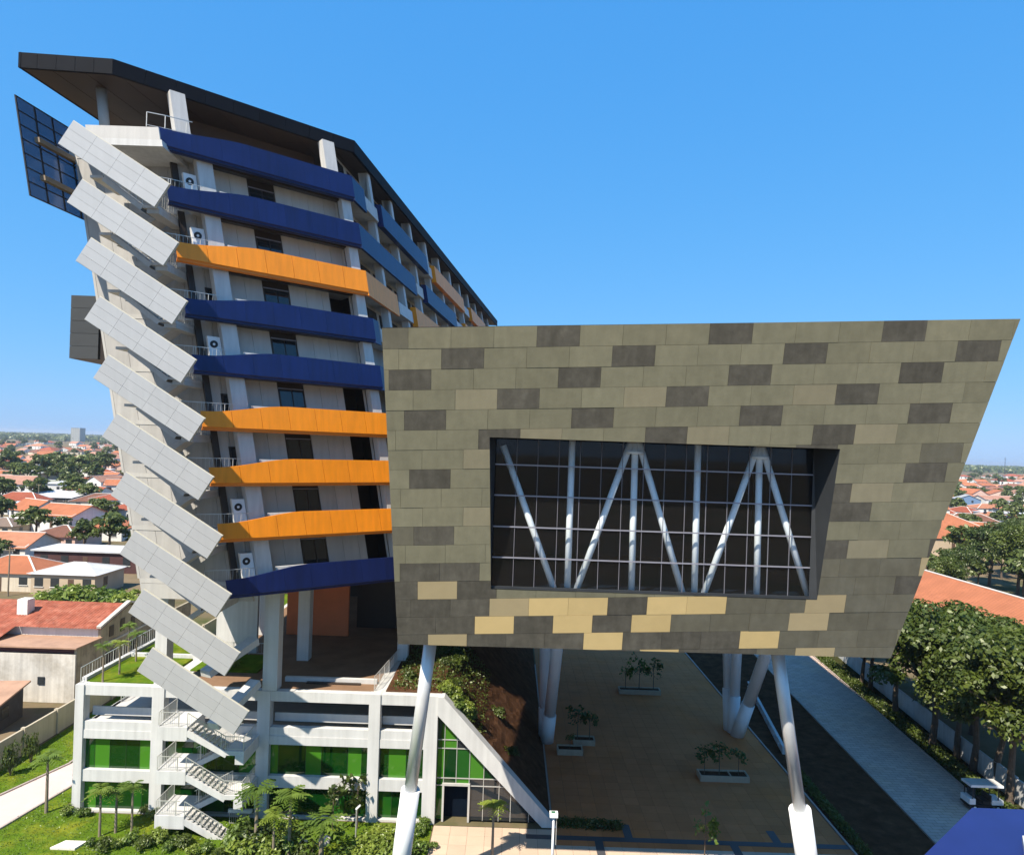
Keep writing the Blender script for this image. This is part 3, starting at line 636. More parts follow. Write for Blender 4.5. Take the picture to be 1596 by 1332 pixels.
for a, b in ((BL, BR), (BR, TR), (TR, TL), (TL, BL)):
    bb.quad(fp(*a, .09), fp(*b, .09), back(b), back(a))
bb.poly([back(q) for q in outl]); bb.build('shell', TILEG, boxb)
YG = 37.76; GXL, GXR = -0.9, 16.68
rv = MB()
gl = [(GXL, YG, 20.74), (GXR, YG, 20.74), (GXR, YG, 29.03), (GXL, YG, 29.03)]
fo = [fp(*q, -.03) for q in hole]
for i in range(4): rv.quad(fo[i], fo[(i + 1) % 4], gl[(i + 1) % 4], gl[i])
rv.build('window_reveal', REVEAL, boxb)
TW, TH = 2.175, 1.032
ROWS = {0: 1.07, 1: -3.76, 2: -6.45, 3: -.85, 4: -5.66, 5: -1.77, 6: -2.55, 7: -5.39, 8: 18.06, 9: -2.5, 10: -5.15, 11: 18.32, 12: -5.9, 13: -4.93, 14: -.95, 15: -1.74, 16: -4.34, 17: 7.55, 18: 16.2}
SPEC = {0: {'D': [1.07, 9.77, 18.47], 'G': [-7.6]}, 1: {'D': [-3.76, 4.94, 13.64, 22.34]}, 2: {'D': [-6.45, 2.25, 10.95, 19.65]}, 3: {'D': [-.85, 7.85, 16.55], 'S': [5.7, 14.4, -3.0]},
        4: {'D': [-5.66, 3.04, 11.74, 20.44]}, 5: {'D': [-1.77, 6.93, 15.63], 'S': [.40, 9.1, 17.8]}, 6: {'S': [-2.55], 'D': [15.9], 'G': [22.4]}, 7: {'D': [-5.39, 20.71]},
        8: {'S': [18.06], 'D': [15.9]}, 9: {'S': [-2.5], 'D': [17.1]}, 10: {'D': [-5.15], 'G': [-7.3]}, 11: {'S': [18.32], 'D': [16.15, 22.67]},
        12: {'D': [-5.9, -3.72], 'G': [15.8, 18.0, 20.2], 'L': [22.3]}, 13: {'L': [-4.93], 'D': [-7.1, -2.75], 'G': [16.8, 19.0], 'D2': [21.2]},
        14: {'L': [-.95, 16.45], 'Y': [1.22, 7.75, 9.9], 'Y2': [3.4], 'D': [5.57, -5.3, -3.1, -7.5], 'G': [12.1, 14.3, 18.6, 20.8]},
        15: {'Y': [-1.74, 2.61, 6.96], 'L': [15.66, 22.18], 'D': [.43, 4.78, -6.09, -3.9], 'G': [9.1, 11.3, 13.5, 17.8, 20.0]},
        16: {'L': [-4.34], 'Y': [4.36, 13.06], 'D': [-6.5, -2.17, 0, 2.18, 6.5, 8.7, 10.9], 'G': [15.2, 17.4, 19.6]},
        17: {'Y': [7.55], 'L': [16.25], 'D': [9.7, 11.9, 5.4, 3.2], 'G': [14.1, 18.4, 20.6]}}
TMAT = {'D': TILED, 'G': TILEG, 'L': TILEL, 'Y': TILEY, 'Y2': TILEY, 'D2': TILED, 'S': TILES}
for r in range(0, 19):
    x = ROWS[r] - TW * math.ceil((ROWS[r] + 9) / TW)
    while x < 27:
        a, b = x + .006, x + TW - .006
        t0 = lambda q: 34.65 + .0472 * q - TH * r - .006
        poly = [(a, t0(a) - TH + .012), (b, t0(b) - TH + .012), (b, t0(b)), (a, t0(a))]
        poly = clip_convex(poly, outl); kind = 'B'
        for kk, lst in SPEC.get(r, {}).items():
            if any(abs(x - q) < TW * .5 for q in lst): kind = kk
        x += TW
        if len(poly) < 3 or area2(poly) < .01: continue
        pieces = []; rest = poly
        cx_, cz_ = zip(*poly)
        for i in range(4):                  # cut the window opening out of the slab
            p, q = hole[i], hole[(i + 1) % 4]; nrm = (-(q[1] - p[1]), q[0] - p[0])
            o = clip_half(rest, p, (-nrm[0], -nrm[1]))
            if len(o) >= 3 and area2(o) > .004: pieces.append(o)
            rest = clip_half(rest, p, nrm)
            if len(rest) < 3: break
        if not pieces: continue
        if len(pieces) > 1 and (len(rest) < 3 or area2(rest) < .001): pieces = [poly]
        mb = MB(); dn = random.uniform(-.008, .008)
        for o in pieces: mb.extrude([fp(u, v, -.02 + dn) for u, v in o], (0, .085, 0))
        mb.build('stone_slab', TMAT.get(kind, TILEB), boxb)
# window: panes, mullions, and the pale steel struts behind the glass
vx = np.linspace(GXL + .02, GXR, 16); vz = [20.78, 22.45, 24.15, 25.88, 27.58, 29.0]
for i in range(15):
    for j in range(5):
        MB().box(vx[i] + .025, vx[i + 1] - .025, YG + .02, YG + .045, vz[j] + .025, vz[j + 1] - .025).build('pane', GLASS, boxb)
for j in range(1, 5): MB().box(GXL, GXR, YG - .06, YG + .06, vz[j] - .032, vz[j] + .032).build('mullion', MULL, boxb)
for i in range(1, 15): MB().box(vx[i] - .014, vx[i] + .014, YG - .02, YG + .05, vz[0], vz[5]).build('mullion', pm('thin_mullion', (.16, .16, .19), .4), boxb)
MB().box(GXL, GXR, YG - .05, YG + .08, 20.74, 20.86).build('mullion', REVEAL, boxb)
def gp(px, py, y=38.35): p = P(px, py, y); return (p[0], p[1], min(max(p[2], 20.7), 29.2))
for (a, b) in (((892, 688), (884, 917)), ((990, 690), (984, 920)), ((1088, 694), (1082, 924)), ((1184, 698), (1179, 927)), ((787, 702), (863, 917)), ((983, 690), (899, 917)), ((996, 690), (1063, 922)), ((1179, 700), (1097, 925)), ((1189, 700), (1259, 928))):
    p, q = gp(*a), gp(*b); d = (Vector(p) - Vector(q)).normalized()
    MB().tube(Vector(q) - d * .3, Vector(p) + d * .3, .185, n=14).build('strut', STRUT, boxb, True)
for (u, v) in ((989, 705), (1184, 713)): p = gp(u, v); MB().tube((p[0], p[1] - .05, p[2] - .08), (p[0], p[1] - .05, p[2] + .08), .5, n=14).build('strut_collar', STRUT, boxb, True)
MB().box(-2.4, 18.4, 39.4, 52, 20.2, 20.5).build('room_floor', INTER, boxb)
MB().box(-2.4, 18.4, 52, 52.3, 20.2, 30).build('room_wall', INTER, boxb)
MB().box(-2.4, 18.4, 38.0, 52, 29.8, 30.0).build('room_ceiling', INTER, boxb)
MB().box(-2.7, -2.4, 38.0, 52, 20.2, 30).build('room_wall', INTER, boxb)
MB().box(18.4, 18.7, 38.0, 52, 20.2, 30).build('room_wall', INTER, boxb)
# legs
def leg(base, top, r, zs_, rs):
    base = np.array(base, float); top = np.array(top, float); t = (zs_ - base[2]) / (top[2] - base[2]); m = base + (top - base) * t
    lg = MB().tube(m, top, r, n=28).build('leg', STEEL if r < .45 else LEGWHITE, boxb, True)
    MB().tube(base, m + (top - base) * .002, rs * 1.02, rs, n=28).build('sleeve', LEGWHITE, lg, True)
    for p in lg.children: p.data.polygons.foreach_set('use_smooth', [len(f.vertices) == 4 for f in p.data.polygons])
    lg.data.polygons.foreach_set('use_smooth', [len(f.vertices) == 4 for f in lg.data.polygons])
leg((-6.35, 43.0, -.1), (-4.42, 41.0, 17.5), .39, 7.2, .58)
leg((20.25, 43.6, -.1), (16.15, 40.8, 17.5), .38, 6.6, .66)
b1 = (4.35, 66.6, -.1)
leg(b1, (5.3, 62.5, 17.5), .55, 2.9, .64); leg((4.2, 67.3, -.1), (3.8, 69.5, 17.5), .55, 2.9, .62)
b2 = (23.9, 69.6, -.1)
leg(b2, (28.0 - 1.0, 64.5, 17.4), .58, 3.6, .64); leg((23.75, 70.4, -.1), (24.6, 72, 17.4), .5, 3.6, .58); leg((23.55, 71.0, -.1), (23.6, 74.5, 17.4), .45, 4.0, .55)

# ------------------------------------------------------------------ vegetation
BARK = pm('bark', (0.10, 0.075, 0.055), 0.9, 0.3, 3.0, bump=0.5, bscale=12)
PALEBARK = pm('pale_bark', (0.22, 0.18, 0.13), 0.9, 0.25, 3.0)
LEAF_D = leafmat('leaf_deep_shade_green', (0.026, 0.046, 0.008), (0.085, 0.12, 0.016))  # deep green, darkened to carry the box's shade on the path trees
LEAF_M = leafmat('leaf_mid_green', (0.05, 0.10, 0.014), (0.14, 0.21, 0.03))
LEAF_Y = leafmat('leaf_yellow_green', (0.10, 0.16, 0.02), (0.24, 0.30, 0.045))
LEAF_T = leafmat('leaf_tree_green', (0.030, 0.052, 0.008), (0.12, 0.155, 0.02))
LEAF_F = leafmat('leaf_far', (0.045, 0.07, 0.016), (0.12, 0.155, 0.035))
def leaves_mesh(name, cen, nor, size, asp, mat, rng):
    n = len(cen); nor = nor / np.maximum(np.linalg.norm(nor, axis=1, keepdims=True), 1e-6)
    r = rng.normal(size=(n, 3)); t = np.cross(nor, r); t /= np.maximum(np.linalg.norm(t, axis=1, keepdims=True), 1e-6); b = np.cross(nor, t)
    sz = (size * rng.uniform(.6, 1.35, n))[:, None]
    droop = nor * sz * .18
    v = np.stack([cen + t * sz - droop, cen + b * sz * asp, cen - t * sz - droop, cen - b * sz * asp], 1).reshape(-1, 3)
    me = bpy.data.meshes.new(name); me.vertices.add(4 * n); me.vertices.foreach_set('co', v.ravel().astype(np.float32))
    me.loops.add(4 * n); me.loops.foreach_set('vertex_index', np.arange(4 * n, dtype=np.int32))
    me.polygons.add(n); me.polygons.foreach_set('loop_start', np.arange(0, 4 * n, 4, dtype=np.int32)); me.polygons.foreach_set('loop_total', np.full(n, 4, dtype=np.int32))
    me.update(calc_edges=True); me.materials.append(mat)
    return me
def crown_points(rng, R, nb, nl, flat=.75, hollow=.35, br=.34):
    u = rng.normal(size=(nb, 3)); u /= np.linalg.norm(u, axis=1, keepdims=True); u[:, 2] = np.where(u[:, 2] < -.45, -u[:, 2], u[:, 2])
    rad = rng.uniform(hollow, .82, nb)[:, None]; cb = u * rad * np.array(R)
    rb = rng.uniform(.6, 1.25, nb) * br * min(R)
    k = rng.integers(0, nb, nl); d = rng.normal(size=(nl, 3)); d /= np.linalg.norm(d, axis=1, keepdims=True); d[:, 2] = np.where(d[:, 2] < -.3, -d[:, 2], d[:, 2])
    p = cb[k] + d * (rb[k] * rng.uniform(.55, 1.08, nl))[:, None] * np.array([1.15, 1.15, flat])
    return p, d * .7 + rng.normal(size=(nl, 3)) * .45 + np.array([0, 0, .45])
def tree_proto(seed, h, R, nl, leaf, mat, nb=34, trunk=.22, bark=BARK, th=.42, flat=.75):
    rng = np.random.default_rng(seed); c = np.array([0, 0, h - R[2] * .95])
    p, n = crown_points(rng, R, nb, nl, flat); cm = leaves_mesh('crown', p + c, n, leaf, .55, mat, rng)
    mb = MB(); top = Vector((rng.uniform(-.3, .3), rng.uniform(-.3, .3), h * th)); mid = Vector((rng.uniform(-.2, .2), rng.uniform(-.2, .2), h * th * .5))
    mb.tube((0, 0, -.15), mid, trunk * 1.25, trunk, 8, False); mb.tube(mid, top, trunk, trunk * .85, 8, False)
    for i in range(6):
        a = i * 1.05 + rng.uniform(-.3, .3); e = Vector((math.cos(a) * R[0] * .55, math.sin(a) * R[1] * .55, h - R[2] * rng.uniform(.5, 1.1)))
        m = top + (e - top) * .5 + Vector((0, 0, R[2] * .06)); mb.tube(top, m, trunk * .62, trunk * .42, 6, False); mb.tube(m, e, trunk * .42, trunk * .12, 6, False)
        e2 = m + Vector((rng.uniform(-1, 1), rng.uniform(-1, 1), .9)) * R[2] * .4; mb.tube(m, e2, trunk * .35, trunk * .1, 5, False)
    return cm, mb.mesh('trunk', bark)
def place(proto, name, label, cat, loc, sc=1.0, rz=None, group=None):
    cm, tm = proto; o = empty(name, loc, label, cat, group); o.scale = (sc, sc, sc * random.uniform(.94, 1.08)); o.rotation_euler = (0, 0, random.uniform(0, 6.28) if rz is None else rz)
    if cm: link('crown' if cat == 'tree' else 'foliage', cm, o)
    if tm: link('trunk' if cat == 'tree' else 'stem', tm, o)
    return o
BIG = [tree_proto(100 + i, 11.5, (4.6, 4.3 + .5 * i, 4.9), 10500, .20, (LEAF_D, LEAF_T, LEAF_D)[i], 30, .24, th=.34, flat=.8) for i in range(3)]
MID = [tree_proto(120 + i, 8, (3.6, 3.6, 3.0), 3800, .26, (LEAF_M, LEAF_D)[i], 34, .2) for i in range(2)]
FAR = [tree_proto(140 + i, 10, (5.0, 5.0, 4.2), 1100, .62, LEAF_F, 26, .3) for i in range(3)]
def shrub_proto(seed, R, nl, leaf, mat, nb=14):
    rng = np.random.default_rng(seed); p, n = crown_points(rng, R, nb, nl, .9, .2, .45); p[:, 2] = np.abs(p[:, 2] + R[2] * .55)
    mb = MB()
    for i in range(7): a = i * .9; mb.tube((0, 0, -.05), (math.cos(a) * R[0] * .5, math.sin(a) * R[1] * .5, R[2] * .95), .03, .012, 5, False)
    return leaves_mesh('foliage', p, n, leaf, .5, mat, rng), mb.mesh('stem', BARK)
SHRUB = [shrub_proto(160 + i, (1.0, 1.0, .8), 650, .12, (LEAF_Y, LEAF_M, LEAF_D)[i]) for i in range(3)]
def frond_proto(seed, h, nf, L_, mat, trunk=.07, droop=.6, wide=.42):
    """a slender stem with a tuft of long drooping leaves, each cut into leaflets"""
    rng = np.random.default_rng(seed); cen = []; nor = []; pts = []
    V = []; F = []
    for i in range(nf):
        a = i * 2.4 + rng.uniform(-.2, .2); el = rng.uniform(.15, 1.15); Li = L_ * rng.uniform(.75, 1.15); d = np.array([math.cos(a), math.sin(a), 0]); sd = np.array([-d[1], d[0], 0])
        prev = np.array([0, 0, h]); n = 7
        for j in range(n):
            t = (j + .5) / n; q = np.array([0, 0, h]) + d * Li * t * math.cos(el * (1 - t * .4)) + np.array([0, 0, Li * (math.sin(el) * t - droop * t * t)])
            w = wide * Li * .5 * math.sin(math.pi * (.18 + .8 * t)) 
            for s in (-1, 1):
                k = len(V); tip = q + sd * s * w + d * w * .7 - np.array([0, 0, w * .35]); e = d * Li / n * .46
                V += [q - e, q + e, tip + e * .4, tip - e * .2]; F.append((k, k + 1, k + 2, k + 3))
    me = bpy.data.meshes.new('crown'); me.from_pydata([tuple(v) for v in V], [], F); me.materials.append(mat); me.update()
    tm = MB().tube((0, 0, -.1), (0, 0, h), trunk * 1.2, trunk * .75, 8, False).mesh('trunk', PALEBARK)
    return me, tm
PAPAYA = [frond_proto(180 + i, 3.6 - .3 * i, 16, 1.15, (LEAF_M, LEAF_Y)[i % 2], .09, .75, .55) for i in range(3)]
PALM = frond_proto(190, 2.0, 22, 1.7, LEAF_M, .13, .7, .28)
def sapling_proto(seed, h, mat):
    rng = np.random.default_rng(seed); mb = MB(); cen = []; nor = []
    mb.tube((0, 0, -.05), (0.05, 0, h), .04, .015, 6, False)
    for i in range(9):
        z = h * rng.uniform(.45, 1); a = rng.uniform(0, 6.28); e = np.array([math.cos(a), math.sin(a), .5]) * h * .22 + np.array([0, 0, z]); mb.tube((0.02, 0, z), e, .014, .006, 4, False)
        c = e + rng.normal(size=(14, 3)) * .16; cen.append(c); nor.append(rng.normal(size=(14, 3)) + np.array([0, 0, .8]))
    return leaves_mesh('crown', np.concatenate(cen), np.concatenate(nor), .15, .6, mat, rng), mb.mesh('trunk', BARK)
SAP = [sapling_proto(200 + i, 2.3, (LEAF_D, LEAF_M)[i % 2]) for i in range(3)]

# garden in front of the podium
def gpt(px, py, z=0): p = G(px, py, z); return (p[0], p[1], z)
place(PAPAYA[0], 'papaya_tree', 'slender papaya tree with a round tuft standing alone beside the pink path', 'tree', gpt(72, 1266), 1.15)
place(PAPAYA[1], 'papaya_tree', 'papaya tree before the left glass bay, nearest the podium corner', 'tree', gpt(155, 1303), .95)
place(PAPAYA[2], 'papaya_tree', 'papaya tree with pale drooping leaves before the middle of left glass bay', 'tree', gpt(180, 1297), .95)
place(PAPAYA[0], 'papaya_tree', 'papaya tree before left glass bay, nearest the outside stair', 'tree', gpt(205, 1296), .85)
place(PAPAYA[1], 'papaya_tree', 'young papaya tree on the paving in front of the dark doorway', 'tree', gpt(767, 1334), 1.05)
place(PAPAYA[2], 'papaya_tree', 'tall leafy papaya directly right of the outside stair foot', 'tree', gpt(398, 1330), 1.45)
place(PAPAYA[0], 'papaya_tree', 'broad leafy papaya second to the right of the outside stair', 'tree', gpt(450, 1338), 1.25)
place(PALM, 'palm_tree', 'short palm with a dark trunk among shrubs before the podium', 'tree', gpt(500, 1345), 1.25)
place(PAPAYA[1], 'papaya_tree', 'small yellow-green papaya among the shrubs left of the short palm', 'tree', gpt(425, 1350), 1.0)
spots = [(105, 1268), (128, 1272), (226, 1268), (240, 1275), (140, 1318), (160, 1326), (186, 1318), (205, 1312), (222, 1322), (246, 1310), (262, 1325), (286, 1318), (300, 1332), (322, 1326), (340, 1335), (360, 1322), (376, 1334), (392, 1345), (418, 1340), (470, 1338), (520, 1348), (545, 1345), (556, 1330)]
for i, (a, b) in enumerate(spots):
    place(SHRUB[i % 3], 'garden_shrub', 'small leafy garden shrub on the sunlit lawn before the podium', 'shrub', gpt(a, b), random.uniform(.45, .85), group='garden shrubs before the podium')
for i, (a, b, s) in enumerate([(575, 1340, 1.3), (592, 1330, 1.2), (606, 1345, 1.35), (615, 1322, 1.25), (580, 1322, .95), (600, 1310, 1.0), (560, 1350, 1.1)]):
    place(SHRUB[0], 'hedge_bush', 'bright yellow-green bush massed just left of the left front leg', 'shrub', gpt(a, b), s, group='bright bushes beside the left front leg')
for i, (a, b, s) in enumerate([(372, 1318, 1.5), (385, 1345, 1.4), (405, 1325, 1.6), (430, 1335, 1.5), (452, 1322, 1.4), (475, 1345, 1.1), (535, 1350, 1.3), (415, 1352, 1.2)]):
    place(SHRUB[(1, 0, 2)[i % 3]], 'tall_bush', 'tall dense bush among the papayas right of the stair foot', 'shrub', gpt(a, b), s, group='tall bushes among the papayas')
for a, b, s in ((655, 1300, .8), (662, 1285, .65), (650, 1330, .9), (672, 1322, .5)):
    place(SHRUB[1], 'border_shrub', 'green border shrub between the left front leg and entrance path', 'shrub', gpt(a, b), s, group='border shrubs beside the entrance path')
for a, b in ((518, 1292), (557, 1290)):
    place(SAP[0], 'bare_sapling', 'thin dark sapling in front of the podium lower windows', 'tree', gpt(a, b), 1.35, group='thin saplings before the podium windows')
place(SAP[1], 'plaza_sapling', 'young round-leaved sapling at the bottom edge of the plaza', 'tree', gpt(1098, 1338), 1.15)
for nm, (a, b), lab in (('climbing_shrub', (16, 1208), 'dark columnar climber on boundary wall, the one nearer the camera'), ('climbing_shrub', (48, 1188), 'dark columnar climber on boundary wall, the one farther from the camera')):
    sh = place(SHRUB[2], nm, lab, 'shrub', gpt(a, b), .95); sh.scale = (.75, .75, 2.3)
for i, (a, b) in enumerate(((160, 1061), (186, 1050), (212, 1030), (200, 1020))):
    place(PAPAYA[i % 3], 'roof_garden_tree', ('small roof-garden tree nearest the podium front corner', 'roof-garden tree with a bare lower stem, second from front corner', 'roof-garden tree beside the podium left railing, third from front', 'hindmost roof-garden tree by the podium left railing')[i], 'tree', gpt(a, b, 9.66), .72)
for i, (x, y, s) in enumerate(((-24.2, 56.6, .6), (-23.0, 57.4, .7), (-22.2, 56.2, .5), (-24.9, 57.8, .5))):
    place(SHRUB[0], 'roof_shrub', 'yellow-green shrub in the roof bed seen between the lowest stair screens', 'shrub', (x, y, 9.72), s, group='roof shrubs between the lowest stair screens')
for i in range(16):
    t = random.uniform(.0, .30); s = random.uniform(.55, .85)
    place(SHRUB[(0, 1, 0)[i % 3]], 'slope_shrub', 'sunlit bush crowding the top edge of the sloping wing', 'shrub', (-4.7 + 8.7 * t, 52.6 + random.uniform(0, 1.3), 9.55 - 9.55 * t), s, group='sunlit bushes on the sloping wing')
for i in range(9):
    t = random.uniform(-.35, .7); y = random.uniform(55, 64)
    place(SHRUB[2], 'shaded_shrub', 'dark shrub on the shaded planted slope under the stone box', 'shrub', (-4.7 + 8.7 * t, y, 9.55 - 9.55 * max(t, 0)), random.uniform(.6, .9), group='shrubs on the shaded slope')
# low ground cover: too many stems to count
def cover(name, pts, size, mat, label, cat):
    rng = np.random.default_rng(len(pts)); c = np.array(pts); c = c + rng.normal(size=c.shape) * np.array([.1, .1, .05]); n = rng.normal(size=c.shape) * .6 + np.array([0, 0, .6])
    o = link(name, leaves_mesh(name, c, n, size, .5, mat, rng)); return tag(o, label, cat, None, 'stuff')
def strip(a, b, w, h, n): 
    a = np.array(a); b = np.array(b); d = (b - a) / np.hypot(*(b - a)); nn = np.array([-d[1], d[0]]); t = RNG.uniform(0, 1, n)[:, None]; k = RNG.uniform(-w, w, n)
    p = a + (b - a) * t + nn * k[:, None]; return np.column_stack([p, RNG.uniform(.03, h, n) * (1 - (np.abs(k) / w) ** 2 * .6)])
n_ = 6000; t_ = RNG.uniform(-.45, .38, n_); y_ = RNG.uniform(52.4, 68, n_); keep = RNG.uniform(0, 1, n_) > np.clip(t_ * 1.5, 0, .9)
sc_ = np.column_stack([-4.7 + 8.7 * t_, y_, 9.66 - 9.55 * np.maximum(t_, 0) + RNG.uniform(0, .35, n_)])[keep]
cover('slope_plants', sc_, .11, LEAF_D, 'low dark planting on top of the shaded slope', 'ground cover')  # dark planting, spread further to darken a sunlit patch of soil
cover('hedge_strip', strip((26.4, 44), (26.8, 62), .38, .55, 5200), .1, LEAF_D, 'low dark hedge along the right edge of the plaza', 'hedge')
cover('hedge_strip', strip((4.4, 51.9), (9.3, 51.7), .45, .6, 2000), .1, LEAF_D, 'low hedge strip at the foot of the sloping wing', 'hedge')
cover('verge_plants', np.concatenate([strip((41.6, 56), (43.8, 78), .95, .6, 7000), strip((43.6, 78), (46.0, 104), 1.0, .6, 6000), strip((39.6, 40), (41.4, 56), 1.0, .6, 2500)]), .13, LEAF_D, 'dark ground cover under the trees beside the grey path', 'ground cover')
lg = np.column_stack([RNG.uniform(-41.8, -5.2, 16000), RNG.uniform(42, 51.3, 16000), RNG.uniform(.01, .09, 16000)])
lg2 = np.column_stack([RNG.uniform(-41.8, -33.3, 9000), RNG.uniform(50, 75, 9000), RNG.uniform(.01, .09, 9000)])
lg = np.concatenate([lg, lg2]); ex = np.interp(lg[:, 1], [36, 49, 55.1, 120], [-39.2, -35.8, -34.7, -34.4]); el = np.interp(lg[:, 1], [36, 53.3, 58.9, 120], [-42, -39.0, -37.1, -37.2])
lg = lg[(lg[:, 0] > ex + .1) | (lg[:, 0] < el - .1)]
cover('grass', lg, .06, LEAF_M, 'short sunlit lawn grass in front of the podium', 'grass')
# trees between the grey path and the white wall
TB = [(45.7, 87.3), (45.5, 84.8), (44.1, 76.7), (43.0, 68.4), (44.1, 66.2), (43.9, 63.6), (44.3, 60.8), (42.8, 57.4)]
TLAB = ['slim tree by white wall, farthest along the grey path', 'forked tree by white wall, second farthest along the grey path', 'tree by white wall with a straight trunk, third from far end of path', 'large tree at the middle of the white wall', 'leaning tree by white wall, just nearer than the middle one', 'curved-trunk tree by white wall, third from the near end', 'stout tree by white wall, second from the near end', 'nearest dark tree by white wall above the small white vehicle']
for i, (x, y) in enumerate(TB):
    place(BIG[i % 3], 'shade_tree', TLAB[i], 'tree', (x, y, 0), (.95, 1.0, 1.15, 1.25, 1.12, 1.15, 1.15, 1.2)[i], group='shade trees beside the grey path')
for i, (x, y, s) in enumerate(((48.5, 96, 1.2), (50, 80, 1.15), (49.5, 72, 1.2), (50, 63, 1.2), (56, 84, .95), (51, 106, 1.15), (54, 118, 1.1), (57, 74, 1.0))):
    place(BIG[(i + 1) % 3], 'garden_tree', ('dense tree beyond the white wall, third from the far end', 'dense tree beyond the white wall, at its middle', 'dense tree beyond the white wall, second from the near end', 'dense tree beyond the white wall, nearest the camera', 'tree set back beyond the white wall, beside the long orange roof', 'dense tree beyond the white wall, second from the far end', 'dense tree beyond the white wall, farthest from the camera', 'tree set back beyond the white wall, at the right edge')[i], 'tree', (x, y, 0), s, group='trees just beyond the white wall')
for i, (px, py, d, h) in enumerate(((1545, 812, 160, 15), (1590, 822, 150, 14), (1500, 845, 150, 12), (1588, 805, 175, 15), (1480, 868, 140, 10))):
    p = P(px, py, d); place(BIG[i % 3], 'mango_tree', ('broad bright tree between the large orange roofs, middle of the clump', 'broad tree at the right edge between the large orange roofs', 'broad tree before the large hipped roof, left of the clump', 'tallest tree behind the clump at the right edge', 'lowest tree beside the stone box between the large orange roofs')[i], 'tree', (p[0], p[1], 0), (p[2]) / 11.5, group='broad trees between the large orange roofs')

# ------------------------------------------------------------------ boundary walls
BEIGEW = pm('beige_wall', (0.46, 0.40, 0.30), 0.85, 0.12, 0.5, streak=.15, grime=((0.30, 0.26, 0.20), .5, .5))
WHITEW = pm('whitewashed_wall', (0.55, 0.56, 0.57), 0.8, 0.1, 0.6, streak=.15, grime=((0.34, 0.34, 0.33), .4, .5))
bw = empty('boundary_wall', (-42.5, 70, 0), 'beige concrete boundary wall along the pink path at the left', 'wall')
for j in range(22):
    y = 34 + j * 4.4
    MB().box(-42.45, -42.25, y + .16, y + 4.24, 0, 2.25).build('wall_panel', BEIGEW, bw)
    MB().box(-42.5, -42.12, y - .15, y + .15, 0, 2.35).build('pilaster', BEIGEW, bw)
ww = empty('boundary_wall', (45, 72, 0), 'white boundary wall behind the trees at the right', 'wall')
wp = [(43.2, 30), (43.72, 57.8), (45.1, 71.5), (47.3, 91), (54.0, 150)]
for (a, b) in zip(wp[:-1], wp[1:]):
    a = np.array(a); b = np.array(b); L_ = float(np.hypot(*(b - a))); n = max(1, int(L_ / 3.4)); d = (b - a) / L_; nn = np.array([-d[1], d[0]])
    for i in range(n):
        p = a + d * (L_ * i / n + .02); q = a + d * (L_ * (i + 1) / n - .02); hh = 2.0 + (.12 if i % 4 == 0 else 0)
        MB().prism([tuple(p + nn * .1), tuple(p - nn * .1), tuple(q - nn * .1), tuple(q + nn * .1)], 0, hh).build('wall_panel', WHITEW, ww)

# ------------------------------------------------------------------ things on the plaza and the lawn
PLANT = pm('planter_concrete', (0.42, 0.33, 0.24), 0.8, 0.12, 1.0, streak=.1)
def planter(x0, x1, y0, y1, label, cells=1, trees=()):
    o = empty('planter', ((x0 + x1) / 2, (y0 + y1) / 2, .03), label, 'planter'); t = .12; h = .55
    for (a, b, c, d) in ((x0, x1, y0, y0 + t), (x0, x1, y1 - t, y1), (x0, x0 + t, y0 + t, y1 - t), (x1 - t, x1, y0 + t, y1 - t)):
        MB().box(a, b, c, d, .03, h).build('planter_side', PLANT, o)
    if cells == 2: MB().box(x0 + (x1 - x0) * .62, x0 + (x1 - x0) * .62 + .1, y0 + t, y1 - t, .03, h - .02).build('planter_side', PLANT, o)
    MB().box(x0 + t, x1 - t, y0 + t, y1 - t, .03, h - .12).build('soil', SOIL, o)
    return o
planter(13.6, 18.5, 80.3, 81.5, 'long planter with three small trees, farthest back on the plaza')
planter(6.9, 9.0, 65.9, 67.1, 'small planter beside the left rear legs, the farther of two')
planter(5.2, 7.6, 63.7, 64.9, 'small planter beside the left rear legs, the nearer of two')
planter(17.4, 21.7, 59.5, 60.8, 'two-cell planter with three saplings, nearest the camera', 2)
for (x, y, s, lab) in ((14.4, 80.9, 1.2, 'left sapling in the farthest plaza planter'), (16.0, 80.9, 1.3, 'middle sapling in the farthest plaza planter'), (17.7, 80.9, 1.3, 'right sapling in the farthest plaza planter'),
                       (7.3, 66.5, 1.25, 'left sapling in the farther small planter by the rear legs'), (8.5, 66.5, 1.2, 'right sapling in the farther small planter by the rear legs'), (6.4, 64.3, .6, 'low plant in the nearer small planter by the rear legs'),
                       (17.9, 60.1, .95, 'left sapling in the two-cell planter'), (19.2, 60.1, 1.2, 'tall middle sapling in the two-cell planter'), (20.9, 60.1, 1.0, 'right sapling in the two-cell planter')):
    place(SAP[int(x * 7) % 3], 'potted_sapling', lab, 'tree', (x, y, .42), s)
# pierced white kerb wall along the far right of the plaza
pk = empty('pierced_wall', (28.6, 75, 0), 'low white pierced wall along the right side of the plaza', 'wall')
a = np.array((27.1, 65.6)); b = np.array((30.2, 84.4)); L_ = float(np.hypot(*(b - a))); d = (b - a) / L_
for i in range(9):
    p = a + d * (L_ * i / 9); q = a + d * (L_ * (i + 1) / 9 - .9); q2 = a + d * (L_ * (i + 1) / 9)
    MB().beam((*p, .36), (*q, .36), .28, .72).build('block', WHITEW, pk)
    MB().beam((*q, .64), (*q2, .64), .28, .16).build('block', WHITEW, pk); MB().beam((*q, .08), (*q2, .08), .28, .16).build('block', WHITEW, pk)
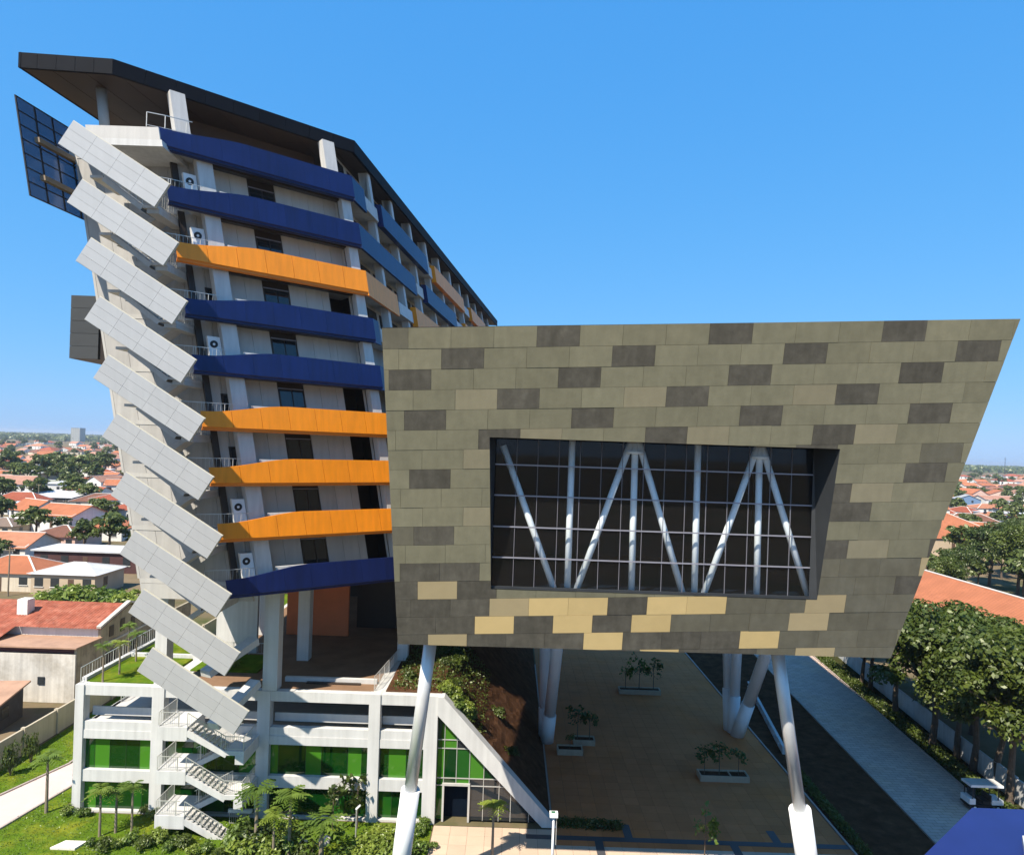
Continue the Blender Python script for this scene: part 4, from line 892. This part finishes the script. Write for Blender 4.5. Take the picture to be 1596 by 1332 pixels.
# lamp post at the foot of the sloping wing
p = G(863, 1268, 4.6); lp = empty('lamp_post', (p[0], p[1], 0), 'slim white lamp post with a square head in front of the sloping wing', 'lamp')
MB().tube((p[0], p[1], 0), (p[0], p[1], 4.45), .10, .07, 10).build('pole', LEGWHITE, lp, True)
MB().box(p[0] - .27, p[0] + .27, p[1] - .2, p[1] + .2, 4.45, 4.72).build('lamp_head', LEGWHITE, lp)
MB().box(p[0] - .16, p[0] + .1, p[1] - .12, p[1] + .12, 4.725, 4.74).build('solar_cell', pm('solar_cell', (.05, .16, .09), .3), lp)
MB().tube((p[0] + .2, p[1], 2.6), (p[0] + .2, p[1], 4.4), .03, n=6).build('cable_pipe', RAILM, lp)
p = G(556, 1256, 2.4); lp = empty('garden_lamp', (p[0], p[1], 0), 'thin garden lamp post rising from the shrubs before the podium', 'lamp')
MB().tube((p[0], p[1], 0), (p[0], p[1], 2.25), .05, n=8).build('pole', RAILM, lp); MB().beam((p[0] - .05, p[1], 2.2), (p[0] + .25, p[1], 2.5), .14, .1).build('lamp_head', LEGWHITE, lp)
p = G(107, 1318); MB().prism([(p[0] - 1.0, p[1] - .45), (p[0] + .7, p[1] - .45), (p[0] + 1.0, p[1] + .45), (p[0] - .5, p[1] + .45)], 0, .14).thing('access_cover', pm('pale_concrete', (.66, .62, .58), .8, .08), 'pale square concrete access cover on the lawn', 'manhole cover')
for i, (a, b, s, lab) in enumerate(((470, 1316, .42, 'white boulder at the left of two among the shrubs'), (505, 1314, .46, 'white boulder at the right of two among the shrubs'), (383, 1322, .25, 'small round white stone near the foot of the stair'))):
    p = G(a, b); bm = bmesh.new(); bmesh.ops.create_icosphere(bm, subdivisions=3, radius=s)
    for v in bm.verts: v.co *= 1 + .16 * math.sin(v.co.x * 9 + i) * math.cos(v.co.y * 8 + v.co.z * 7); v.co.z *= .75
    me = bpy.data.meshes.new('boulder'); bm.to_mesh(me); bm.free(); me.materials.append(pm('white_rock', (.72, .66, .60), .85, .15, 3)); me.polygons.foreach_set('use_smooth', [True] * len(me.polygons))
    tag(link('boulder', me, None, (p[0], p[1], s * .4)), lab, 'rock')
# small white utility vehicle at the end of the grey path
p = G(1535, 1262); vx0, vy0 = p[0], p[1] + .4
ve = empty('utility_cart', (vx0, vy0, 0), 'small white utility cart with a flat canopy parked beside the grey path', 'vehicle')
CW = pm('cart_white', (.74, .76, .78), .4, .04); RUB = pm('rubber', (.02, .02, .02), .8)
def cb(*a): return MB().box(vx0 + a[0], vx0 + a[1], vy0 + a[2], vy0 + a[3], a[4], a[5])
cb(-1.35, 1.35, -.62, .62, 1.95, 2.12).build('canopy', CW, ve); cb(-1.30, 1.30, -.58, .58, 2.12, 2.16).build('canopy_top', LIGHTG, ve)
for sx_ in (-1.15, .95):
    for sy_ in (-.55, .5): cb(sx_, sx_ + .06, sy_, sy_ + .05, .75, 1.95).build('canopy_post', DARKM, ve)
cb(-1.4, 1.4, -.6, .6, .32, .52).build('chassis', DARKM, ve); cb(-1.4, -.9, -.58, .58, .52, .98).build('nose', CW, ve); cb(.45, 1.4, -.58, .58, .52, .9).build('cargo_bed', CW, ve)
cb(-.25, .35, -.52, .52, .52, .78).build('seat', RUB, ve); cb(.33, .44, -.52, .52, .78, 1.25).build('backrest', RUB, ve)
cb(-.92, -.89, -.5, .5, .98, 1.9).build('windscreen', GLASSD, ve)
for sy_ in (-.42, .3): cb(-1.43, -1.4, sy_, sy_ + .14, .7, .84).build('headlight', LEGWHITE, ve)
MB().tube((vx0 - .55, vy0 - .25, .95), (vx0 - .5, vy0 - .25, 1.0), .17, n=14).build('steering_wheel', RUB, ve)
for sx_ in (-.95, .95):
    for sy_ in (-.6, .48):
        w = MB().tube((vx0 + sx_, vy0 + sy_, .26), (vx0 + sx_, vy0 + sy_ + .14, .26), .26, n=18).build('wheel', RUB, ve); MB().tube((vx0 + sx_, vy0 + sy_ - .01, .26), (vx0 + sx_, vy0 + sy_ + .15, .26), .13, n=12).build('rim', CW, w)
# low wing of the neighbouring building, flat blue roof
nb = empty('neighbouring_wing', (28, 20, 0), 'low neighbouring wing with a flat blue roof at the bottom right corner', 'building')
ZN = 14.0; q = [G(1515, 1258, ZN), G(1440, 1332, ZN)]
MB().prism([(q[1][0] - 5, q[1][1] - 6), (44, q[1][1] - 6), (44, q[0][1]), (q[0][0], q[0][1]), (q[1][0], q[1][1])], ZN - .5, ZN).build('roof', pm('blue_roof', (.010, .020, .12), .5, .12, .6), nb)  # dark blue has shade put into it; the roof itself stands in sun
MB().prism([(q[1][0] - 4, q[1][1] - 5.6), (43.6, q[1][1] - 5.6), (43.6, q[0][1] - .4), (q[0][0] + .2, q[0][1] - .4), (q[1][0] + .4, q[1][1])], 0, ZN - .5).build('wall', WHITE, nb)
c = G(1590, 1318, ZN); MB().prism([(c[0] - .55, c[1] - 1.0), (c[0] + 4, c[1] - 1.0), (c[0] + 4, c[1] + .3), (c[0] + .3, c[1] + .3)], ZN + .002, ZN + .25).build('roof_hatch', WHITE, nb)
# outdoor air conditioners standing on the tower balconies
ACW = pm('ac_white', (.78, .79, .80), .45, .03)
for k, lab in ((1, 'white outdoor air conditioner on the uppermost balcony of the tower'), (2, 'white outdoor air conditioner on the second balcony from the top'), (4, 'white outdoor air conditioner on the fourth balcony from the top'), (7, 'white outdoor air conditioner on the balcony above the lowest one'), (8, 'white outdoor air conditioner on the lowest balcony of the tower')):
    zf = ZB[k] + 1.05; base = Fe(2.0, 1.6, zf); hh = 1.85
    ac = empty('air_conditioner', base, lab, 'air conditioner', 'air conditioners on the tower balconies')
    def q(s, n, z): return Fe(s, n, z)
    MB().box(1.5, 2.38, 1.1, 1.5, zf + .0, zf + hh, q).build('casing', ACW, ac); MB().box(1.55, 2.33, 1.15, 1.45, zf - .42, zf - .002, q).build('stand', DARKM, ac)
    c0 = Vector(Fe(1.88, 1.09, zf + hh * .70)); nrm = Vector((N1[0], N1[1], 0))
    f = MB().tube(c0, c0 + nrm * .03, .27, n=20).build('fan_grille', DARKM, ac); MB().tube(c0 + nrm * .03, c0 + nrm * .05, .09, n=12).build('fan_hub', ACW, f)

# ------------------------------------------------------------------ the town
def tilemat(name, col, scale=3.2, dark=.62, var=.2):
    m = pm(name, col, 0.8, var, 0.7, rnd=.10, grime=(tuple(c * .6 for c in col), .35, .5)); nt = m.node_tree; N = nt.nodes; L = nt.links
    tc = N.new('ShaderNodeTexCoord'); wv = N.new('ShaderNodeTexWave'); wv.inputs['Scale'].default_value = scale; wv.inputs['Distortion'].default_value = .6; wv.inputs['Detail'].default_value = 1
    L.new(tc.outputs['Object'], wv.inputs['Vector']); bp = N.new('ShaderNodeBump'); bp.inputs['Strength'].default_value = .8; bp.inputs['Distance'].default_value = .06; L.new(wv.outputs[1], bp.inputs['Height'])
    b = N['Principled BSDF']; L.new(bp.outputs[0], b.inputs['Normal']); b.inputs['Specular IOR Level'].default_value = .1
    w2 = N.new('ShaderNodeTexWave'); w2.bands_direction = 'Y'; w2.inputs['Scale'].default_value = 1.1; w2.inputs['Distortion'].default_value = 2.0; w2.inputs['Detail'].default_value = 3; L.new(tc.outputs['Object'], w2.inputs['Vector'])
    r2 = N.new('ShaderNodeMapRange'); r2.inputs[3].default_value = .70; r2.inputs[4].default_value = 1.05; L.new(w2.outputs[1], r2.inputs[0]); src = b.inputs['Base Color'].links[0].from_socket
    mx = N.new('ShaderNodeMix'); mx.data_type = 'RGBA'; mx.blend_type = 'MULTIPLY'; mx.inputs[0].default_value = 1; L.new(src, mx.inputs[6]); L.new(r2.outputs[0], mx.inputs[7]); L.new(mx.outputs[2], b.inputs['Base Color'])
    return m
RTILE = [tilemat('red_tiles', (.38, .11, .065)), tilemat('orange_tiles', (.50, .185, .095)), tilemat('brown_tiles', (.25, .12, .085)), tilemat('pink_tiles', (.48, .26, .19)), tilemat('salmon_tiles', (.53, .235, .14))]
MROOF = [pm('white_metal_roof', (.52, .52, .53), .6, .12, .5, streak=.1), pm('grey_metal_roof', (.36, .37, .38), .5, .12, .5), pm('rusty_roof', (.36, .22, .15), .8, .25, .6)]
WALLS = [pm('cream_wall', (.60, .53, .42), .85, .1, .5, rnd=.08, streak=.12), pm('white_wall', (.68, .67, .65), .85, .08, .5, rnd=.06, streak=.12), pm('tan_wall', (.45, .36, .26), .85, .12, .5, rnd=.1), pm('pink_wall', (.58, .40, .34), .85, .1, .5, rnd=.08), pm('blue_wall', (.12, .20, .34), .8, .1), pm('maroon_wall', (.07, .03, .03), .85, .2, .5), pm('grey_wall', (.34, .35, .33), .85, .12, .5), pm('dark_void', (.05, .05, .055), .9, .3)]
WINM = pm('house_window', (.03, .035, .04), .25, .2); DOORM = pm('house_door', (.10, .06, .04), .6, .2); TRIM = pm('house_trim', (.66, .64, .60), .8, .06)
def house(name, label, cat, loc, w, d, h, roof='hip', rh=2.2, rz=0.0, wall=0, rm=None, nwin=3, group=None, storeys=1, over=.45, detail=True):
    o = empty(name, loc, label, cat, group); o.rotation_euler = (0, 0, rz); W = WALLS[wall]; rm = rm or RTILE[0]
    def add(nm, mb, m, par=None): return link(nm, mb.mesh(nm, m), par or o)
    add('wall', MB().box(-w / 2, w / 2, -d / 2, d / 2, -.3, h), W); X, Y, t = w / 2 + over, d / 2 + over, .16
    if roof == 'hip':
        r = max(0.01, X - Y) if X > Y else .01; ry = max(.01, Y - X) if Y > X else .01; r_ = r if X > Y else .01; z = h + rh
        mb = MB(); A = [(-X, -Y, h), (X, -Y, h), (X, Y, h), (-X, Y, h)]; R1, R2 = ((-r_, 0, z), (r_, 0, z)) if X >= Y else ((0, -ry, z), (0, ry, z))
        if X >= Y: fs = [(A[0], A[1], R2, R1), (A[1], A[2], R2), (A[2], A[3], R1, R2), (A[3], A[0], R1)]
        else: fs = [(A[0], A[1], R1), (A[1], A[2], R2, R1), (A[2], A[3], R2), (A[3], A[0], R1, R2)]
        for f in fs: mb.poly(f)
        mb.poly([(a[0], a[1], h - .001) for a in A]); ro = add('roof', mb, rm)
        if detail:
            cp = MB().beam((R1[0], R1[1], z + .03), (R2[0], R2[1] + (.02 if R1 == R2 else 0), z + .03), .3, .14)
            for a, rr in ((A[0], R1), (A[1], R2 if X >= Y else R1), (A[2], R2), (A[3], R1 if X >= Y else R2)): cp.beam((a[0], a[1], a[2] + .04), (rr[0], rr[1], rr[2] + .02), .26, .12)
            add('ridge_cap', cp, TRIM, ro)
    elif roof == 'gable':
        z = h + rh; mb = MB().extrude([(-X, -Y, h - .25), (-X, 0, z), (-X, Y, h - .25), (-X, Y, h - .25 - t), (-X, 0, z - t * 1.3), (-X, -Y, h - .25 - t)], (2 * X, 0, 0)); ro = add('roof', mb, rm)
        g = MB().extrude([(-w / 2, -d / 2, h - .01), (-w / 2, 0, z - t * 1.4), (-w / 2, d / 2, h - .01)], (.15, 0, 0)); add('gable_wall', g, W)
        g = MB().extrude([(w / 2 - .15, -d / 2, h - .01), (w / 2 - .15, 0, z - t * 1.4), (w / 2 - .15, d / 2, h - .01)], (.15, 0, 0)); add('gable_wall', g, W)
        if detail: add('ridge_cap', MB().beam((-X, 0, z + .05), (X, 0, z + .05), .32, .14), TRIM, ro)
    elif roof == 'flat':
        add('roof', MB().box(-X, X, -Y, Y, h, h + .28), rm)
    else:
        mb = MB().hexa([(-X, -Y, h), (X, -Y, h), (X, Y, h + rh), (-X, Y, h + rh), (-X, -Y, h + t), (X, -Y, h + t), (X, Y, h + rh + t), (-X, Y, h + rh + t)]); add('roof', mb, rm)
        add('gable_wall', MB().extrude([(-w / 2, -d / 2 + .1, h - .01), (-w / 2, d / 2, h - .01), (-w / 2, d / 2, h + rh * .95)], (.15, 0, 0)), W); add('gable_wall', MB().extrude([(w / 2 - .15, -d / 2 + .1, h - .01), (w / 2 - .15, d / 2, h - .01), (w / 2 - .15, d / 2, h + rh * .95)], (.15, 0, 0)), W)
    sh_ = h / storeys
    for s in range(storeys):
        zb = s * sh_ + sh_ * .38; zt = s * sh_ + sh_ * .80
        for i in range(nwin):
            cx = -w / 2 + w * (i + .5) / nwin
            if s == 0 and i == nwin // 2 and nwin > 1:
                add('door', MB().box(cx - .5, cx + .5, -d / 2 - .05, -d / 2 + .02, 0, sh_ * .78), DOORM); continue
            ww_ = min(.75, w / nwin * .3); wi = add('window', MB().box(cx - ww_, cx + ww_, -d / 2 - .04, -d / 2 + .02, zb, zt), WINM)
            if detail: add('sill', MB().box(cx - ww_ - .1, cx + ww_ + .1, -d / 2 - .14, -d / 2 + .01, zb - .1, zb), TRIM, wi)
        for sx_ in (-1, 1):
            x = sx_ * (w / 2 + .02); add('window', MB().box(x - .03, x + .03, -d * .15 - .6, -d * .15 + .6, zb, zt), WINM)
    return o
def at(px, y, z, base=0):            # ground spot of a thing whose point at height z is seen at (px, y)
    p = G(px, y, z); return (p[0], p[1], base)
def wid(pxa, pxb, loc): return abs(pxb - pxa) / FPX * loc[1]
def H_(name, label, cat, pa, pb, y, ztop, d, h, roof, rh, wall, rm, nwin=3, rz=0, storeys=1, group=None, over=.45):
    loc = at((pa + pb) / 2, y, ztop); loc = (loc[0], loc[1] + (d / 2 if roof in ('flat', 'shed') else 0), 0)
    return house(name, label, cat, loc, wid(pa, pb, loc) - 2 * over, d, h, roof, rh, rz, wall, rm, nwin, group, storeys, over)
H_('hip_roof_house', 'cream house with an orange hipped roof at the left edge, behind the old house', 'house', -30, 88, 865, 5.6, 9.5, 3.2, 'hip', 2.4, 0, RTILE[1])
H_('white_roof_house', 'tan house with a low white pyramid roof left of the stair screens', 'house', 72, 176, 876, 5.0, 9, 3.6, 'hip', 1.4, 2, MROOF[0], 4)
H_('long_maroon_shed', 'long dark maroon building with a flat white metal roof', 'building', 52, 215, 858, 4.4, 8, 4.1, 'flat', 0, 5, MROOF[0], 5)
H_('orange_roof_house', 'low house with salmon tiled roof and white ridge at the far left edge', 'house', -40, 72, 828, 5.4, 12, 3.0, 'gable', 2.4, 1, RTILE[4], 4)
H_('brown_roof_house', 'house with brown-red tiled hipped roof above the long white roof', 'house', 62, 142, 818, 5.2, 11, 3.0, 'hip', 2.2, 3, RTILE[2], 4)
H_('bright_roof_house', 'house with bright orange hipped roof touching the stair screens', 'house', 136, 212, 806, 5.6, 12, 3.2, 'hip', 2.4, 1, RTILE[1], 3)
H_('green_wall_house', 'small grey house with a thin teal flat roof beside the screens', 'house', 128, 205, 793, 4.2, 9, 3.9, 'flat', 0, 6, pm('teal_roof', (.30, .40, .40), .6), 3)
H_('red_gable_house', 'house with a bright red gable roof halfway up the left town', 'house', 108, 172, 757, 6.2, 12, 3.4, 'gable', 2.8, 1, RTILE[0], 3, -.25)
H_('long_white_roof_hall', 'long dark-walled hall under a sloping white metal roof at the left', 'building', 6, 112, 772, 4.0, 16, 3.4, 'shed', 1.6, 7, MROOF[0], 6)
H_('dark_roof_house', 'house with a dark brown roof at the left edge among bushes', 'house', -25, 42, 806, 4.6, 10, 2.8, 'hip', 1.8, 2, pm('umber_roof', (.17, .12, .09), .8, .2), 3)
H_('curved_shed', 'low tan shed with pale brown roof between bushes at the left', 'building', 50, 96, 798, 4.0, 9, 3.0, 'shed', 1.0, 2, pm('pale_brown_roof', (.42, .30, .24), .8, .2), 2)
H_('white_longhouse', 'long low building with pale roof and blue windows before the big trees', 'building', 60, 148, 731, 5.0, 22, 3.8, 'shed', 1.2, 1, MROOF[0], 6)
H_('white_longhouse', 'wide pale flat roof at the far left before the big trees', 'building', -20, 62, 735, 5.0, 22, 4.6, 'flat', 0, 0, MROOF[0], 5)
H_('grey_green_shed', 'broad grey-green sloping roof at the left edge below the pale roofs', 'building', -45, 50, 752, 5.0, 26, 2.6, 'shed', 2.4, 6, pm('grey_green_roof', (.26, .27, .22), .8, .15), 3)
H_('small_white_shed', 'small dark shed with a white roof below the long pale building', 'building', 42, 88, 748, 4.2, 10, 3.6, 'flat', 0, 7, MROOF[0], 2)
# the old house nearest the podium
old = empty('old_house', (-51, 78, 0), 'old stained two-part house with a red tiled roof beside the boundary wall', 'house')
STW = pm('stained_white', (.60, .57, .52), .9, .12, .6, streak=.25, grime=((.38, .34, .28), .35, .7)); STB = pm('stained_shaded_beige', (.36, .31, .22), .9, .2, .6, streak=.25, grime=((.16, .13, .10), .5, .7))  # darker beige of the right-hand walls has their shade painted in
MB().box(-66, -45.35, 72.1, 72.3, 0, 5.1).build('wall', STW, old); MB().box(-45.6, -45.3, 72.31, 76.4, 0, 5.65).build('wall', STB, old)
MB().box(-62, -45.6, 76.5, 76.7, 0, 6.9).build('wall', WALLS[1], old); MB().box(-45.6, -45.28, 76.42, 86.9, 0, 6.75).build('wall', STB, old)
MB().extrude([(-45.62, 76.4, 6.75), (-45.62, 81.8, 8.25), (-45.62, 86.9, 6.75)], (.36, 0, 0)).build('gable_wall', STB, old)
MB().box(-59, -45.62, 72.5, 72.65, 5.1, 5.75).build('balcony_screen', pm('maroon_screen', (.10, .04, .04), .8), old)
MB().hexa([(-56.5, 71.8, 5.76), (-45.1, 71.8, 5.76), (-45.1, 76.45, 5.66), (-56.5, 76.45, 5.66), (-56.5, 71.8, 5.9), (-45.1, 71.8, 5.9), (-45.1, 76.45, 5.8), (-56.5, 76.45, 5.8)]).build('flat_roof', MROOF[2], old)
def corr(x0, x1, y0, z0, y1, z1, step=.17):
    mb = MB(); n = int((x1 - x0) / step); m = 10
    for i in range(n + 1):
        for j in range(m + 1):
            t = j / m; mb.v.append((x0 + (x1 - x0) * i / n, y0 + (y1 - y0) * t, z0 + (z1 - z0) * t + (.05 if i % 2 else 0) + random.uniform(-.012, .012)))
    for i in range(n):
        for j in range(m): a = i * (m + 1) + j; mb.f.append((a, a + m + 1, a + m + 2, a + 1))
    return mb
OLDT = pm('weathered_red_tiles', (.27, .085, .055), .9, .4, 1.2, spec=.05, grime=((.38, .17, .12), .9, .6))
corr(-54.6, -45.0, 75.9, 6.8, 81.8, 8.35).build('roof_slope', OLDT, old); corr(-54.6, -45.0, 87.6, 6.8, 81.82, 8.33).build('roof_slope', OLDT, old)
corr(-72, -54.62, 71.6, 5.6, 81.8, 8.36).build('roof_slope', OLDT, old)
corr(-72, -54.62, 87.6, 6.8, 81.82, 8.33).build('roof_slope', OLDT, old)
MB().box(-56.6, -54.63, 72.4, 76.4, 5.15, 5.45).build('wall', STW, old)
MB().beam((-45.25, 75.9, 7.0), (-45.25, 81.8, 8.6), .5, .25).build('gable_coping', STW, old); MB().beam((-45.25, 81.8, 8.6), (-45.25, 87.2, 7.0), .5, .25).build('gable_coping', STW, old)
MB().box(-56.2, -55.0, 78.4, 79.6, 7.3, 9.2).build('chimney', WALLS[1], old)
for (y0_, y1_, z0, z1) in ((78.0, 78.8, 5.4, 6.6), (80.2, 81.0, 5.4, 6.9), (82.4, 83.2, 5.4, 6.6), (77.4, 79.4, 1.9, 3.8), (82.2, 83.6, 1.9, 3.6)): MB().box(-45.27, -45.2, y0_, y1_, z0, z1).build('window', DARKBR, old)
MB().box(-45.27, -45.15, 76.4, 86.8, 4.7, 4.9).build('string_course', STW, old); MB().box(-49.2, -48.5, 72.0, 72.09, 1.9, 2.7).build('vent', WINM, old)
MB().box(-45.6, -45.3, 86.6, 98, 0, 5.0).build('yard_wall', STB, old)
house('lean_to', 'rusty-roofed lean-to in front of the old house, at the left edge', 'shed', (-51.5, 65.6, 0), 7.5, 4.6, 2.6, 'shed', .7, .12, 7, MROOF[2], 2)
for i, (a, b, s) in enumerate(((60, 935, 1.7), (85, 925, 1.9), (110, 930, 2.0), (135, 925, 1.8), (150, 945, 1.6), (175, 935, 1.7), (195, 930, 1.6), (160, 920, 1.9))):
    place(SHRUB[(0, 1)[i % 2]], 'yard_bush', 'big leafy bush in the row behind the old house', 'shrub', at(a, b + 32, 0), s * 2.1, group='bushes behind the old house')
# right-hand houses
p = P(1495, 838, 204)
house('large_hip_house', 'large building with a broad orange hipped roof just right of the stone box', 'building', (p[0] - 6, p[1] + 14, 0), 44, 30, 6, 'hip', 8, 0, 2, RTILE[1], 6)
house('long_tiled_house', 'long building with an orange tiled roof and pale ridge behind the shade trees', 'building', (74.3, 106, 0), 36, 17, 5.3, 'gable', 4.0, math.pi / 2 + .02, 0, RTILE[1], 7)
house('tiled_annex', 'small tiled annex beside the long orange roof, half hidden by the stone box', 'building', (66, 128, 0), 9, 8, 5.5, 'gable', 2.4, .1, 2, RTILE[3], 2)
H_('blue_house', 'small blue house with a pale grey gable roof at the right', 'house', 1488, 1524, 770, 7, 14, 4, 'gable', 3, 4, MROOF[1], 2, 1.2)
H_('pale_roof_house', 'white house with a pink tiled roof right of the blue house', 'house', 1524, 1576, 772, 6, 16, 3.6, 'gable', 2.4, 1, RTILE[3], 3)
H_('salmon_roof_house', 'long house with salmon roof above the white wall at the right edge', 'house', 1510, 1625, 785, 6, 14, 3.4, 'hip', 2.4, 1, RTILE[4], 5)
H_('white_block', 'low white flat-roofed block at the right edge above the broad trees', 'building', 1535, 1640, 800, 4.5, 9, 4.2, 'flat', 0, 1, MROOF[0], 5)
for i, (a, b, d, s) in enumerate(((40, 700, 330, 1.35), (62, 690, 380, 1.6), (85, 684, 420, 1.8), (105, 686, 400, 1.7), (125, 690, 390, 1.5), (146, 700, 360, 1.3), (95, 705, 340, 1.3), (12, 690, 400, 1.6), (165, 690, 450, 1.6), (150, 685, 520, 1.6), (-15, 695, 400, 1.5))):
    p = P(a, 720, d); place(FAR[i % 3], 'tall_tree', 'tall dark tree in the clump left of the stair screens near the horizon', 'tree', (p[0], p[1], 0), s, group='tall tree clump near the left horizon')
# the rest of the town, thinning into haze
def wedge(u0, u1, d0, d1): d = math.exp(random.uniform(math.log(d0), math.log(d1))); return random.uniform(u0, u1) * d, d
placed = [(o.location.x, o.location.y) for o in C.objects if o.parent is None and o.get('category') in ('house', 'building')]
def free(x, y, r): return all(abs(x - a) > r or abs(y - b) > r for a, b in placed)
RNAME = {'red_tiles': 'red tiled', 'orange_tiles': 'orange tiled', 'salmon_tiles': 'salmon tiled', 'pink_tiles': 'pink tiled', 'white_metal_roof': 'white metal', 'brown_tiles': 'brown tiled'}
TANK = MB().tube((0, 0, 0), (0, 0, 1.9), .75, .75, 12).tube((0, 0, 1.9), (0, 0, 2.3), .75, .2, 12).mesh('water_tank', DARKM)
hc = []
for i in range(7):
    hc.append((random.choice([0, 1, 1, 3]), [RTILE[0], RTILE[1], RTILE[4], RTILE[3], MROOF[0], RTILE[2], RTILE[1]][i], ['hip', 'gable', 'hip', 'gable', 'flat', 'hip', 'gable'][i]))
for side, (u0, u1), n, dd in (('left', (-.84, -.52), 170, (185, 1700)), ('right', (.50, .82), 120, (230, 1700))):
    k = 0; tries = 0
    while k < n and tries < 4000:
        tries += 1; x, y = wedge(u0, u1, *dd); r = 12.5 + y * .003
        if not free(x, y, r): continue
        placed.append((x, y)); wl_, rm_, rf = random.choice(hc); w = random.uniform(10, 17); d = random.uniform(8, 12); sc = 1 + y / 2200
        house('town_house', '%s house under %s %s roof in the %s part of the town' % ({0: 'cream', 1: 'white', 3: 'pink'}[wl_], RNAME[rm_.name], rf, ('near ' if y < 330 else 'middle ' if y < 750 else 'far ') + side), 'house', (x, y, 0), w * sc, d * sc, random.choice([3.0, 3.2, 5.8]), rf, random.uniform(1.8, 2.8) * sc, random.uniform(-.5, .5) + random.choice([0, 0, math.pi / 2]), wl_, rm_, 3, 'far town houses towards the %s horizon' % side, detail=y < 500); k += 1
        if k % 4 == 0 and y < 700: ho = C.objects[-1]; ho = ho.parent or ho; link('water_tank', TANK, ho, (w * .15, d * .3, 3.0))
    for i in range(190):
        x, y = wedge(u0, u1, 140, 2300)
        if not free(x, y, 7 if y < 700 else 3): continue
        place(FAR[i % 3], 'town_tree', 'green tree between roofs in the %s part of the town' % (('near ' if y < 330 else 'middle ' if y < 750 else 'far ') + side), 'tree', (x, y, 0), random.uniform(.5, 1.0) * (1 + y / 2600), group='trees between far roofs towards the %s horizon' % side)
for i in range(46):
    x = random.uniform(.50, .84) * 1; d = random.uniform(480, 640); place(FAR[i % 3], 'belt_tree', 'tree of the green belt behind the orange roofs at the right', 'tree', (x * d, d, 0), random.uniform(.9, 1.25), group='green tree belt at the right')
p = P(121, 700, 2300); house('far_tower', 'grey tower block standing alone on the left horizon', 'building', (p[0], p[1], 0), 30, 30, 46, 'flat', 0, 0, 6, MROOF[1], 5, storeys=8)
p = P(1566, 735, 2100); mm = empty('radio_mast', (p[0], p[1], 0), 'thin radio mast on the right horizon', 'mast'); MB().tube((p[0], p[1], 0), (p[0], p[1], 52), 1.1, .5, 6).build('pole', DARKM, mm); MB().beam((p[0] - 3, p[1], 45), (p[0] + 3, p[1], 45), .8, .8).build('crossarm', DARKM, mm)
for i, (a, d) in enumerate(((18, 118), (103, 205), (60, 265), (140, 330), (1545, 235), (1585, 190))):
    p = P(a, 760, d); up = empty('utility_pole', (p[0], p[1], 0), ('leaning utility pole behind the old house at the left edge', 'utility pole before the brown roofs at the left', 'utility pole beside the long white-roofed hall', 'utility pole before the red gable roof', 'utility pole beside the large hipped roof at the right', 'utility pole at the right edge among the broad trees')[i], 'utility pole', 'utility poles of the town')
    MB().tube((p[0], p[1], 0), (p[0] + .1, p[1], 8.5), .14, .09, 8).build('pole', PALEBARK, up); MB().beam((p[0] - .8, p[1], 7.9), (p[0] + 1.0, p[1], 7.9), .1, .1).build('crossarm', PALEBARK, up)
    for q in (-.7, .1, .9): MB().tube((p[0] + q, p[1], 7.95), (p[0] + q, p[1], 8.15), .05, n=6).build('insulator', TRIM, up)
# far woods on the horizon: one mass
def woods(u0, u1, n, seed):
    rng = np.random.default_rng(seed); d = rng.uniform(2300, 5200, n); u = rng.uniform(u0, u1, n); hh = 9 + 7 * np.sin(u * 40 + d * .002) ** 2
    base = np.column_stack([u * d, d, np.zeros(n)]); rep = 26; p = np.repeat(base, rep, 0); q = rng.normal(size=(n * rep, 3)); p[:, 0] += q[:, 0] * 16; p[:, 1] += q[:, 1] * 16; p[:, 2] = rng.uniform(0, 1, n * rep) * np.repeat(hh + d * .0012, rep)
    return p, q + np.array([0, -.5, 1.0]), rng
for nm, u in (('left', (-.95, -.40)), ('right', (.40, .95))):
    p, n, rng = woods(u[0], u[1], 2600, 5 if nm == 'left' else 6)
    tag(link('distant_woods', leaves_mesh('distant_woods', p, n, 5.0, .8, LEAF_F, rng)), 'hazy strip of distant woods along the %s horizon' % nm, 'woods', None, 'stuff')

# ------------------------------------------------------------------ the air over the town
hz = bpy.data.materials.new('haze_air'); hz.use_nodes = True
for n in list(hz.node_tree.nodes):
    if n.type == 'BSDF_PRINCIPLED': hz.node_tree.nodes.remove(n)
pv = hz.node_tree.nodes.new('ShaderNodeVolumePrincipled'); pv.inputs['Color'].default_value = (0.80, 0.88, 1.0, 1); pv.inputs['Density'].default_value = 0.00010; pv.inputs['Anisotropy'].default_value = 0.2
hz.node_tree.links.new(pv.outputs[0], hz.node_tree.nodes['Material Output'].inputs['Volume'])
tag(MB().box(-9100, 9100, -3100, 15100, -1.02, 57).build('haze', hz), kind='stuff')
